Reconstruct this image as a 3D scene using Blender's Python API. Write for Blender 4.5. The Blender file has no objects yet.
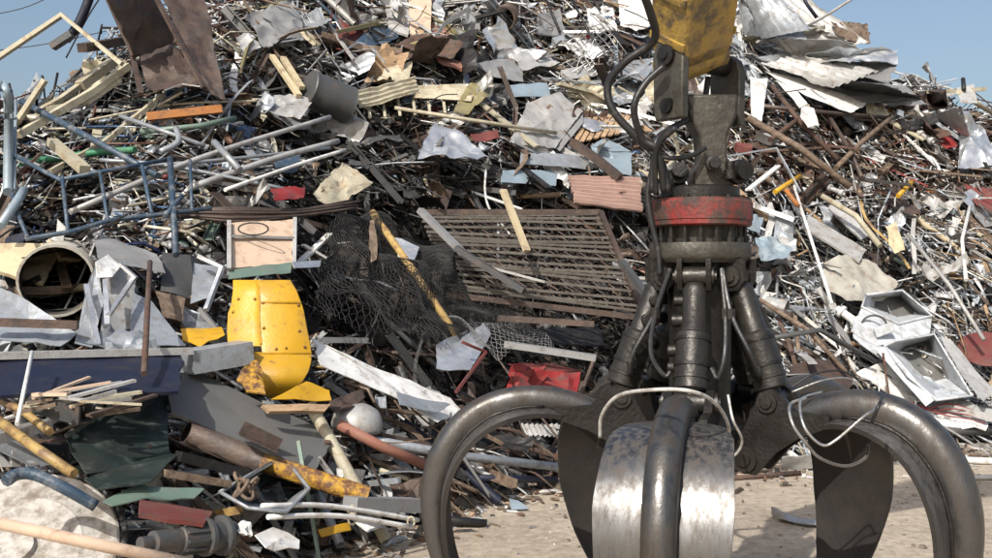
import bpy, math, random
import numpy as np
from mathutils import Vector, Matrix, noise
R = math.radians
rnd = random.Random(7)
C = bpy.context.scene.collection
SC = bpy.context.scene
# ---------------------------------------------------------------- camera, sky, sun
CAMZ = 1.6; F = 1000.0; CU = 496.0; CV = 279.0
cam = bpy.data.objects.new('camera', bpy.data.cameras.new('camera')); C.objects.link(cam)
cam.location = (0, 0, CAMZ); cam.rotation_euler = (R(90), 0, 0)
cam.data.sensor_width = 36; cam.data.lens = 36*F/992; cam.data.clip_end = 3000
SC.camera = cam
SUN = Vector((0.46, 1.02, -1.0)).normalized()        # the way the light travels
elev = math.asin(-SUN.z); azim = math.atan2(-SUN.x, -SUN.y)
w = bpy.data.worlds.new('World'); SC.world = w; w.use_nodes = True
nt = w.node_tree; nt.nodes.clear()
sky = nt.nodes.new('ShaderNodeTexSky'); sky.sky_type = 'NISHITA'; sky.sun_disc = False
sky.sun_elevation = elev; sky.sun_rotation = azim
sky.air_density = 1.15; sky.dust_density = 4.2; sky.ozone_density = 1.3
bg = nt.nodes.new('ShaderNodeBackground'); bg.inputs[1].default_value = 0.15
wo = nt.nodes.new('ShaderNodeOutputWorld')
nt.links.new(sky.outputs[0], bg.inputs[0]); nt.links.new(bg.outputs[0], wo.inputs[0])
sl = bpy.data.lights.new('sun', 'SUN'); sl.energy = 4.6; sl.angle = R(0.5); sl.color = (1, .955, .88)
so = bpy.data.objects.new('sun', sl); C.objects.link(so)
so.rotation_euler = SUN.to_track_quat('-Z', 'Y').to_euler(); so.location = (-4, -8, 12)
SC.view_settings.view_transform = 'Standard'; SC.view_settings.look = 'None'
SC.view_settings.exposure = 0.0; SC.view_settings.gamma = 1
SC.cycles.max_bounces = 5; SC.cycles.diffuse_bounces = 2; SC.cycles.glossy_bounces = 3

# ---------------------------------------------------------------- materials
MATS = {}
def mat(name, col, metal=0.0, rough=0.6, second=None, amount=0.0, scale=6.0, bump=0.25, bscale=60, stretch=(1,1,1), var=0.25, rvar=0.25, fine=None):
    m = bpy.data.materials.new(name); m.use_nodes = True; MATS[name] = m
    t = m.node_tree; N = t.nodes; Lk = t.links; b = N['Principled BSDF']
    tc = N.new('ShaderNodeTexCoord'); oi = N.new('ShaderNodeObjectInfo')
    ad = N.new('ShaderNodeVectorMath'); ad.operation = 'ADD'
    ml = N.new('ShaderNodeMath'); ml.operation = 'MULTIPLY'; ml.inputs[1].default_value = 37.0
    Lk.new(oi.outputs['Random'], ml.inputs[0]); Lk.new(tc.outputs['Object'], ad.inputs[0]); Lk.new(ml.outputs[0], ad.inputs[1])
    mp = N.new('ShaderNodeMapping'); mp.inputs['Scale'].default_value = stretch; Lk.new(ad.outputs[0], mp.inputs[0])
    n1 = N.new('ShaderNodeTexNoise'); n1.inputs['Scale'].default_value = scale; n1.inputs['Detail'].default_value = 8; n1.inputs['Roughness'].default_value = .68
    Lk.new(mp.outputs[0], n1.inputs['Vector'])
    n2 = N.new('ShaderNodeTexNoise'); n2.inputs['Scale'].default_value = bscale; n2.inputs['Detail'].default_value = 5
    Lk.new(mp.outputs[0], n2.inputs['Vector'])
    # tone variation of the paint or metal itself, per object and within it
    hsv = N.new('ShaderNodeHueSaturation'); hsv.inputs['Color'].default_value = (*col, 1)
    r1 = N.new('ShaderNodeMapRange'); r1.inputs[3].default_value = 1-var; r1.inputs[4].default_value = 1+var
    mx0 = N.new('ShaderNodeMath'); mx0.operation = 'ADD'; sb = N.new('ShaderNodeMath'); sb.operation = 'MULTIPLY_ADD'
    sb.inputs[1].default_value = 0.5; sb.inputs[2].default_value = 0.0
    Lk.new(oi.outputs['Random'], sb.inputs[0]); Lk.new(sb.outputs[0], mx0.inputs[0])
    sb2 = N.new('ShaderNodeMath'); sb2.operation = 'MULTIPLY'; sb2.inputs[1].default_value = .5
    Lk.new(n1.outputs[0], sb2.inputs[0]); Lk.new(sb2.outputs[0], mx0.inputs[1])
    Lk.new(mx0.outputs[0], r1.inputs[0]); Lk.new(r1.outputs[0], hsv.inputs['Value'])
    cur = hsv.outputs[0]; fac = None
    if second is not None:
        cr = N.new('ShaderNodeValToRGB'); a = 0.70 - 0.3*amount
        cr.color_ramp.elements[0].position = max(0, a-.07); cr.color_ramp.elements[1].position = a+.09
        n3 = N.new('ShaderNodeTexNoise'); n3.inputs['Scale'].default_value = scale*1.7; n3.inputs['Detail'].default_value = 10; n3.inputs['Roughness'].default_value = .72
        Lk.new(mp.outputs[0], n3.inputs['Vector']); Lk.new(n3.outputs[0], cr.inputs[0])
        mx = N.new('ShaderNodeMix'); mx.data_type = 'RGBA'; Lk.new(cr.outputs[0], mx.inputs[0]); Lk.new(cur, mx.inputs[6])
        h2 = N.new('ShaderNodeHueSaturation'); h2.inputs['Color'].default_value = (*second, 1)
        r2 = N.new('ShaderNodeMapRange'); r2.inputs[3].default_value = .55; r2.inputs[4].default_value = 1.5; Lk.new(n2.outputs[0], r2.inputs[0]); Lk.new(r2.outputs[0], h2.inputs['Value'])
        Lk.new(h2.outputs[0], mx.inputs[7]); cur = mx.outputs[2]; fac = cr.outputs[0]
    # thin dust film
    n4 = N.new('ShaderNodeTexNoise'); n4.inputs['Scale'].default_value = scale*.6+2; n4.inputs['Detail'].default_value = 6; Lk.new(ad.outputs[0], n4.inputs['Vector'])
    r4 = N.new('ShaderNodeMapRange'); r4.inputs[1].default_value = .45; r4.inputs[2].default_value = .8; r4.inputs[3].default_value = 0; r4.inputs[4].default_value = .35; Lk.new(n4.outputs[0], r4.inputs[0])
    md = N.new('ShaderNodeMix'); md.data_type = 'RGBA'; Lk.new(r4.outputs[0], md.inputs[0]); Lk.new(cur, md.inputs[6]); md.inputs[7].default_value = (*(fine or (.17, .14, .11)), 1)
    Lk.new(md.outputs[2], b.inputs['Base Color'])
    if fac is not None and metal > 0:
        mm = N.new('ShaderNodeMapRange'); mm.inputs[3].default_value = metal; mm.inputs[4].default_value = metal*.15; Lk.new(fac, mm.inputs[0]); Lk.new(mm.outputs[0], b.inputs['Metallic'])
    else: b.inputs['Metallic'].default_value = metal
    rr = N.new('ShaderNodeMapRange'); rr.inputs[1].default_value = .3; rr.inputs[2].default_value = .75
    rr.inputs[3].default_value = max(.12, rough-rvar*.6); rr.inputs[4].default_value = min(1, rough+rvar); Lk.new(n1.outputs[0], rr.inputs[0]); Lk.new(rr.outputs[0], b.inputs['Roughness'])
    bp = N.new('ShaderNodeBump'); bp.inputs['Strength'].default_value = bump; bp.inputs['Distance'].default_value = .01
    Lk.new(n2.outputs[0], bp.inputs['Height']); Lk.new(bp.outputs[0], b.inputs['Normal'])
    return m
RUST = (.13, .052, .026)
mat('aluminium', (.62, .64, .66), .75, .38, (.3, .28, .26), .25)
mat('galvanised', (.36, .39, .42), .5, .45, (.2, .2, .2), .5, 9)
mat('white_paint', (.72, .72, .70), 0, .5, (.35, .31, .27), .4)
mat('grey_paint', (.22, .225, .23), .1, .55, (.12, .09, .075), .3)
mat('lightgrey', (.42, .42, .41), .2, .5, (.22, .18, .15), .4)
mat('darkgrey', (.075, .078, .08), .3, .5, (.12, .08, .06), .3, fine=(.08, .07, .058))
mat('black_metal', (.022, .021, .021), .3, .5, (.06, .045, .035), .3, fine=(.035, .03, .025))
mat('rust', (.115, .062, .042), .2, .8, (.055, .036, .03), .7, 9, .5)
mat('brown_rust', (.100, .066, .052), .25, .55, (.045, .032, .027), .75, 3.5, .5, 35)
mat('tan_rust', (.21, .155, .11), .15, .75, (.09, .058, .04), .7, 9, .4)
mat('cream', (.44, .405, .30), 0, .55, (.28, .2, .12), .4)
mat('wood', (.40, .27, .16), 0, .8, (.2, .13, .08), .5, 5, .4, 40, (1, 1, 6))
mat('palewood', (.50, .42, .27), 0, .8, (.3, .22, .14), .4, 5)
mat('blue', (.032, .062, .10), .1, .5, (.16, .17, .18), .45, fine=(.08, .07, .058))
mat('paleblue', (.27, .34, .39), .2, .45, (.3, .28, .26), .25)
mat('navy', (.008, .012, .032), .1, .5, (.03, .026, .024), .3, fine=(.035, .03, .025))
mat('green', (.022, .034, .031), .15, .42, (.09, .10, .09), .35, 4, .12, fine=(.08, .07, .058))
mat('greengrey', (.15, .22, .18), .1, .5, (.2, .15, .1), .3)
mat('brightgreen', (.03, .18, .09), 0, .5, (.1, .1, .08), .3)
mat('yellow', (.50, .28, .013), 0, .42, (.14, .07, .03), .22, 7, .2, 50, var=.12)
mat('yellow_worn', (.48, .27, .03), 0, .5, (.11, .05, .03), .75, 11, .5)
mat('boom_paint', (.40, .26, .055), 0, .5, (.10, .075, .045), .62, 6, .3, var=.14)
mat('red', (.24, .018, .018), 0, .5, (.1, .05, .045), .4)
mat('ring_red', (.19, .013, .011), .1, .55, (.035, .022, .018), .75, 7, .35)
mat('maroon', (.15, .035, .03), 0, .55, (.08, .05, .04), .3)
mat('terracotta', (.27, .115, .08), 0, .7, (.2, .1, .07), .3)
mat('pink', (.50, .33, .28), .2, .5, (.3, .2, .16), .3)
mat('board', (.56, .42, .31), 0, .7, (.36, .24, .17), .4, 5)
mat('orange', (.36, .14, .035), 0, .55, RUST, .4)
mat('rubber', (.014, .014, .015), 0, .42, (.06, .055, .05), .25, 12, .15, fine=(.035, .03, .025))
mat('olive', (.22, .19, .09), .1, .55, (.15, .11, .07), .3)
mat('steel_grease', (.026, .023, .020), .6, .42, (.011, .010, .009), .75, 9, .3, 70, fine=(.035, .03, .025))
mat('steel_casting', (.048, .044, .038), .6, .40, (.016, .014, .012), .85, 8, .3, 50, fine=(.035, .03, .025))
mat('steel_tine', (.118, .117, .116), .88, .34, (.048, .038, .030), .68, 6, .10, 130, (1, 1, .5), rvar=.16, fine=(.075, .062, .05))
mat('steel_inner', (.026, .021, .017), .2, .7, (.012, .010, .009), .7, 5, .2, 90, fine=(.035, .03, .025))
mat('steel_worn', (.18, .182, .185), .92, .30, (.09, .078, .068), .62, 3.5, .07, 90, (7, 7, .9), rvar=.14, fine=(.075, .062, .05))
mat('housing_grey', (.50, .53, .56), 0, .5, (.3, .29, .27), .5, 5)
mat('tarp', (.36, .345, .30), 0, .75, (.26, .22, .18), .5, 4)
mat('link_steel', (.085, .08, .065), .45, .5, (.03, .026, .02), .75, 8, .5, 40, fine=(.08, .07, .058))
mat('plain_grey', (.155, .155, .15), .1, .55, (.3, .3, .28), .12, 2)
mat('dirty_white', (.42, .40, .37), 0, .55, (.22, .19, .155), .65, 7)
mat('ochre', (.40, .27, .09), 0, .5, (.15, .08, .04), .6)
mat('grating_steel', (.125, .115, .10), .3, .55, (.06, .045, .035), .6, 8)
mat('dark_net', (.022, .022, .022), .3, .5, fine=(.035, .03, .025))
mat('chrome', (.45, .45, .45), .85, .32, (.2, .18, .16), .6, 12)
mat('cable_white', (.55, .55, .53), .1, .4, (.25, .22, .19), .6, 12)
# ground
def ground_mat():
    m = bpy.data.materials.new('ground'); m.use_nodes = True; t = m.node_tree; N = t.nodes; Lk = t.links; b = N['Principled BSDF']
    tc = N.new('ShaderNodeTexCoord')
    def ns(s, d=8, r=.6):
        n = N.new('ShaderNodeTexNoise'); n.inputs['Scale'].default_value = s; n.inputs['Detail'].default_value = d; n.inputs['Roughness'].default_value = r
        Lk.new(tc.outputs['Object'], n.inputs['Vector']); return n
    a = ns(.9, 9, .7); c = ns(14, 8, .75); d = ns(120, 4); e = ns(3.2, 10, .75)
    cr = N.new('ShaderNodeValToRGB'); els = cr.color_ramp.elements
    els[0].position = .33; els[0].color = (.36, .305, .24, 1); els[1].position = .66; els[1].color = (.54, .47, .375, 1)
    Lk.new(a.outputs[0], cr.inputs[0])
    cr2 = N.new('ShaderNodeValToRGB'); els = cr2.color_ramp.elements
    els[0].position = .36; els[0].color = (.5, .46, .42, 1); els[1].position = .6; els[1].color = (1.06, 1.04, 1, 1)
    Lk.new(c.outputs[0], cr2.inputs[0])
    mx = N.new('ShaderNodeMix'); mx.data_type = 'RGBA'; mx.blend_type = 'MULTIPLY'; mx.inputs[0].default_value = .75
    Lk.new(cr.outputs[0], mx.inputs[6]); Lk.new(cr2.outputs[0], mx.inputs[7])
    cr3 = N.new('ShaderNodeValToRGB'); els = cr3.color_ramp.elements
    els[0].position = .57; els[0].color = (0, 0, 0, 1); els[1].position = .68; els[1].color = (.75, .75, .75, 1); Lk.new(e.outputs[0], cr3.inputs[0])
    m2 = N.new('ShaderNodeMix'); m2.data_type = 'RGBA'; Lk.new(cr3.outputs[0], m2.inputs[0]); Lk.new(mx.outputs[2], m2.inputs[6]); m2.inputs[7].default_value = (.36, .30, .24, 1)
    Lk.new(m2.outputs[2], b.inputs['Base Color']); b.inputs['Roughness'].default_value = .9
    ad = N.new('ShaderNodeMath'); ad.operation = 'MULTIPLY_ADD'; ad.inputs[1].default_value = .35; Lk.new(d.outputs[0], ad.inputs[0]); Lk.new(c.outputs[0], ad.inputs[2])
    bp = N.new('ShaderNodeBump'); bp.inputs['Strength'].default_value = .6; bp.inputs['Distance'].default_value = .03
    Lk.new(ad.outputs[0], bp.inputs['Height']); Lk.new(bp.outputs[0], b.inputs['Normal']); MATS['ground'] = m
ground_mat()
# bits: colour per piece from a face attribute
def bits_mat():
    m = bpy.data.materials.new('bits'); m.use_nodes = True; t = m.node_tree; N = t.nodes; Lk = t.links; b = N['Principled BSDF']
    at = N.new('ShaderNodeAttribute'); at.attribute_name = 'piece_colour'
    tc = N.new('ShaderNodeTexCoord'); n = N.new('ShaderNodeTexNoise'); n.inputs['Scale'].default_value = 25; n.inputs['Detail'].default_value = 6
    Lk.new(tc.outputs['Object'], n.inputs['Vector'])
    r = N.new('ShaderNodeMapRange'); r.inputs[1].default_value = .3; r.inputs[2].default_value = .7; r.inputs[3].default_value = .5; r.inputs[4].default_value = 1.35; Lk.new(n.outputs[0], r.inputs[0])
    h = N.new('ShaderNodeHueSaturation'); Lk.new(at.outputs['Color'], h.inputs['Color']); Lk.new(r.outputs[0], h.inputs['Value'])
    Lk.new(h.outputs[0], b.inputs['Base Color']); b.inputs['Roughness'].default_value = .5; b.inputs['Metallic'].default_value = .35
    MATS['bits'] = m
bits_mat()

# ---------------------------------------------------------------- mesh helpers
class MB:
    def __init__(s): s.v = []; s.f = []; s.sm = []
    def add(s, vs, fs, smooth=False):
        o = len(s.v); s.v.extend([tuple(p) for p in vs]); s.f.extend([tuple(i+o for i in f) for f in fs])
        if isinstance(smooth, (list, tuple)): s.sm.extend(smooth)
        else: s.sm.extend([smooth]*len(fs))
        return s
    def build(s, name, m, parent=None, recentre=True):
        me = bpy.data.meshes.new(name)
        vs = s.v; off = Vector((0, 0, 0))
        if parent is None and recentre and vs:
            a = np.array(vs); lo = a.min(0); hi = a.max(0); off = Vector(((lo[0]+hi[0])/2, (lo[1]+hi[1])/2, lo[2])); vs = (a-np.array(off)).tolist()
        elif parent is not None:
            off0 = parent.get('_o'); 
            if off0 is not None: a = np.array(vs)-np.array(off0); vs = a.tolist()
        me.from_pydata(vs, [], s.f); me.polygons.foreach_set('use_smooth', s.sm); me.update()
        me.materials.append(MATS[m] if isinstance(m, str) else m)
        o = bpy.data.objects.new(name, me); C.objects.link(o); o.location = off
        if parent is not None: o.parent = parent
        return o
def tag(o, label=None, cat=None, group=None, kind=None):
    if label: o['label'] = label
    if cat: o['category'] = cat
    if group: o['group'] = group
    if kind: o['kind'] = kind
    return o
def empty(name, loc, label=None, cat=None, group=None):
    o = bpy.data.objects.new(name, None); C.objects.link(o); o.location = loc; o.empty_display_size = .1; tag(o, label, cat, group)
    o['_o'] = list(loc)          # parts built in world coordinates subtract this
    return o
def frame_of(d):
    d = d.normalized(); a = Vector((0, 0, 1)) if abs(d.z) < .92 else Vector((1, 0, 0))
    x = d.cross(a).normalized(); y = x.cross(d).normalized(); return x, y
def smooth_path(pts, n=6):
    if len(pts) < 3: return [Vector(p) for p in pts]
    P = [Vector(p) for p in pts]; P = [P[0]*2-P[1]]+P+[P[-1]*2-P[-2]]; out = []
    for i in range(1, len(P)-2):
        for k in range(n):
            t = k/n; a, b, c, d = P[i-1], P[i], P[i+1], P[i+2]
            out.append(.5*((2*b)+(c-a)*t+(2*a-5*b+4*c-d)*t*t+(3*b-a-3*c+d)*t**3))
    out.append(P[-2]); return out
def sweep(mb, path, prof, closed=True, caps=True, smooth=True, scales=None):
    path = [Vector(p) for p in path]; n = len(path); k = len(prof); x = None; vs = []
    for i, p in enumerate(path):
        d = (path[min(i+1, n-1)]-path[max(i-1, 0)])
        if d.length < 1e-9: d = Vector((0, 0, 1))
        d.normalize()
        if x is None: x, y = frame_of(d)
        else:
            x = (x-d*x.dot(d)); x = x.normalized() if x.length > 1e-6 else frame_of(d)[0]; y = x.cross(d).normalized()
        s = scales[i] if scales else 1
        for (a, b) in prof: vs.append(p+x*a*s+y*b*s)
    fs = []; sm = []
    for i in range(n-1):
        for j in range(k if closed else k-1):
            a = i*k+j; b = i*k+(j+1) % k; fs.append((a, a+k, b+k, b)); sm.append(smooth)
    if caps and closed:
        fs.append(tuple(range(k))); fs.append(tuple(range((n-1)*k, n*k))[::-1]); sm += [False, False]
    return mb.add(vs, fs, sm)
def circ(r, n=8): return [(r*math.cos(2*math.pi*i/n), r*math.sin(2*math.pi*i/n)) for i in range(n)]
def tube(mb, path, r, n=8, caps=True):
    if isinstance(r, (list, tuple)): return sweep(mb, path, circ(1, n), scales=list(r), caps=caps)
    return sweep(mb, path, circ(r, n), caps=caps)
def pipe(mb, a, b, r, n=12, wall=.12, bend=None):     # hollow pipe with a bore
    a = Vector(a); b = Vector(b); path = [a, b] if bend is None else smooth_path([a, Vector(bend), b], 4)
    ri = r*(1-wall); out = len(mb.v); sweep(mb, path, circ(r, n), caps=False)
    inn = len(mb.v); sweep(mb, path, circ(ri, n), caps=False)
    m = len(path); fs = []
    for e in (0, (m-1)*n):
        for j in range(n): fs.append((out+e+j, out+e+(j+1) % n, inn+e+(j+1) % n, inn+e+j))
    mb.f += fs; mb.sm += [False]*len(fs); return mb
def rect(w, h): return [(-w/2, -h/2), (w/2, -h/2), (w/2, h/2), (-w/2, h/2)]
def lprof(w, t): return [(0, 0), (w, 0), (w, t), (t, t), (t, w), (0, w)]
def cprof(w, h, t): return [(-w/2, 0), (w/2, 0), (w/2, h), (w/2-t, h), (w/2-t, t), (-w/2+t, t), (-w/2+t, h), (-w/2, h)]
def box(mb, c, s, rot=None, bev=0.0):
    sx, sy, sz = [q/2 for q in s]; b = min(bev, sx*.9, sy*.9, sz*.9); c = Vector(c)
    if b <= 0:
        vs = [Vector((x, y, z)) for x in (-sx, sx) for y in (-sy, sy) for z in (-sz, sz)]
        fs = [(0, 1, 3, 2), (4, 6, 7, 5), (0, 4, 5, 1), (2, 3, 7, 6), (0, 2, 6, 4), (1, 5, 7, 3)]
    else:
        import bmesh
        bm = bmesh.new(); bmesh.ops.create_cube(bm, size=1)
        for v in bm.verts: v.co = Vector((v.co.x*2*sx, v.co.y*2*sy, v.co.z*2*sz))
        bmesh.ops.bevel(bm, geom=list(bm.edges), offset=b, segments=2, affect='EDGES', profile=.5)
        bm.verts.index_update(); vs = [v.co.copy() for v in bm.verts]; fs = [tuple(v.index for v in f.verts) for f in bm.faces]; bm.free()
    if rot is not None: vs = [rot @ v for v in vs]
    return mb.add([v+c for v in vs], fs, False)
def lathe(mb, prof, c=(0, 0, 0), axis=Vector((0, 0, 1)), n=32, smooth=True, caps=True):
    axis = Vector(axis).normalized(); x, y = frame_of(axis); c = Vector(c); vs = []; k = len(prof)
    for i in range(n):
        a = 2*math.pi*i/n; d = x*math.cos(a)+y*math.sin(a)
        for (r, z) in prof: vs.append(c+d*r+axis*z)
    fs = []; sm = []
    for i in range(n):
        for j in range(k-1):
            a = i*k+j; b = ((i+1) % n)*k+j; fs.append((a, b, b+1, a+1))
            dr = abs(prof[j+1][0]-prof[j][0]); dz = abs(prof[j+1][1]-prof[j][1]); sm.append(smooth)
    if caps:
        if prof[0][0] > 1e-6: fs.append(tuple(i*k for i in range(n))[::-1]); sm.append(False)
        if prof[-1][0] > 1e-6: fs.append(tuple(i*k+k-1 for i in range(n))); sm.append(False)
    return mb.add(vs, fs, sm)
def hard(o, ang=35):
    me = o.data; 
    try: me.set_sharp_from_angle(angle=R(ang))
    except Exception: pass
    return o
def extrude_poly(mb, pts2, to3, t0, t1):      # polygon pts2 through to3(a,b,t) between t0 and t1
    n = len(pts2); vs = [to3(a, b, t0) for a, b in pts2]+[to3(a, b, t1) for a, b in pts2]
    fs = [tuple(range(n))[::-1], tuple(range(n, 2*n))]+[(i, (i+1) % n, n+(i+1) % n, n+i) for i in range(n)]
    return mb.add(vs, fs, False)

# ---------------------------------------------------------------- the heap's lie
YB = ([-30, -12, -3, -1.9, -1.15, -.1, .5, 1.7, 4.9, 9, 30], [4.0, 4.0, 4.1, 4.7, 5.7, 7.2, 8.0, 8.5, 9.8, 11, 17])
HT = ([-30, -14, -9, -6, -4.9, -4.3, -3.5, -2, 0, 3, 4.3, 4.8, 5.8, 7.5, 10, 14, 30], [.4, 1.4, 2.2, 2.8, 3.2, 4.0, 5.2, 6.6, 7.4, 7.5, 7.0, 6.5, 5.55, 4.95, 4.3, 2.8, .5])
CAVES = [(-1.05, 8.7, .75, 1.2), (-.45, 9.1, .7, 1.1), (.4, 9.7, 1.0, 1.2), (.5, 8.8, .45, .5), (-4.0, 10.1, .5, .7), (-2.0, 10.4, .6, .5), (2.5, 11.5, .5, .5), (4.4, 12.0, .6, .5), (-.1, 12.3, .5, .6), (-3.5, 8.0, .35, .5), (-1.3, 11.2, .5, .35), (1.0, 9.2, .6, .35)]
def heap(x, y, caves=False):
    x = np.asarray(x, float); y = np.asarray(y, float)
    t = y-np.interp(x, *YB)
    L_ = np.where(t < 2.5, .12+.40*t, 1.12+.74*(t-2.5)); R_ = np.where(t < .7, .08+.32*t, .30+.92*(t-.7))
    wt = np.clip((x+1.7)/2.2, 0, 1); wt = wt*wt*(3-2*wt)
    h = L_*(1-wt)+R_*wt
    top = np.interp(x, *HT)-.22*np.maximum(0, y-13)
    k = .25; m = np.clip(.5+.5*(top-h)/k, 0, 1); h = top*(1-m)+h*m-k*m*(1-m)
    b = .10*np.sin(x*2.1+.7*y)*np.cos(y*1.7+x*.9)+.06*np.sin(x*4.7-y*3.1)
    h = h+b*np.clip(t, 0, 1)
    if caves:
        for cx, cy, cr, cd in CAVES: h = h-cd*np.exp(-((x-cx)**2+(y-cy)**2)/cr**2)
    return np.where(t < -.05, -.5, h)
TS = np.arange(3.5, 19, .02)
def depth(u, v):
    X = (u-CU)/F*TS; Z = CAMZ+(CV-v)/F*TS; h = np.maximum(heap(X, TS), 0)
    i = np.nonzero(h >= Z)[0]
    return float(TS[i[0]]) if len(i) else None
_last = [10.0]
def at(u, v, off=0.0, D=None):
    """a point of the place: where the sight line through (u, v) meets the heap (or ground), brought forward by off"""
    if D is None:
        D = depth(u, v)
        if D is None:
            D = depth(u, v+60) or depth(u, v+130) or _last[0]
    _last[0] = D; D -= off
    return Vector(((u-CU)/F*D, D, CAMZ+(CV-v)/F*D))
def slope_frame(x, y):
    e = .15; dx = float(heap(x+e, y)-heap(x-e, y))/(2*e); dy = float(heap(x, y+e)-heap(x, y-e))/(2*e)
    dx = max(-1.2, min(1.2, dx)); dy = max(-.2, min(1.3, dy))
    n = Vector((-dx, -dy, 1)).normalized(); ex = Vector((1, 0, dx)).normalized(); ey = n.cross(ex).normalized(); return ex, ey, n
def proj(p): return (CU+F*p[0]/p[1], CV-F*(p[2]-CAMZ)/p[1])

# ---------------------------------------------------------------- ground and heap core
def build_ground():
    xs = sorted(set([-400, -150, -60, -25, -12]+[round(-8+.25*i, 2) for i in range(65)]+[12, 25, 60, 150, 400])); ys = sorted(set([-400, -100, -20, -5, 0]+[round(2+.2*i, 2) for i in range(60)]+[20, 40, 100, 400, 1200]))
    mb = MB(); vs = []
    for y in ys:
        for x in xs:
            z = .012*noise.noise(Vector((x*.9, y*.9, 0)))+.008*noise.noise(Vector((x*3, y*3, 4))) if abs(x) < 8.1 and 2 <= y < 14 else 0
            vs.append((x, y, z))
    n = len(xs); fs = [(j*n+i, j*n+i+1, (j+1)*n+i+1, (j+1)*n+i) for j in range(len(ys)-1) for i in range(n-1)]
    mb.add(vs, fs, True); tag(mb.build('ground', 'ground', recentre=False), kind='structure')
build_ground()
def build_core():
    xs = np.arange(-12, 13, .11); ys = np.arange(3.8, 21, .11); X, Y = np.meshgrid(xs, ys); H = heap(X, Y, True)
    vs = []
    for j in range(len(ys)):
        for i in range(len(xs)):
            x, y, h = xs[i], ys[j], H[j, i]
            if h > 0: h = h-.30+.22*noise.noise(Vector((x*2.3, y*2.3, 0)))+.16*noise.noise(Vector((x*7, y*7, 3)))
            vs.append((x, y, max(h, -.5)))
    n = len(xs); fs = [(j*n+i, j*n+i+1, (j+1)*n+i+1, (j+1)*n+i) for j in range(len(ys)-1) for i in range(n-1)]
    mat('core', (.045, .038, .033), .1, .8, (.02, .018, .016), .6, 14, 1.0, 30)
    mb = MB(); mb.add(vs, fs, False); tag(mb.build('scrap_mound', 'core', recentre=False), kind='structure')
build_core()

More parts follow.
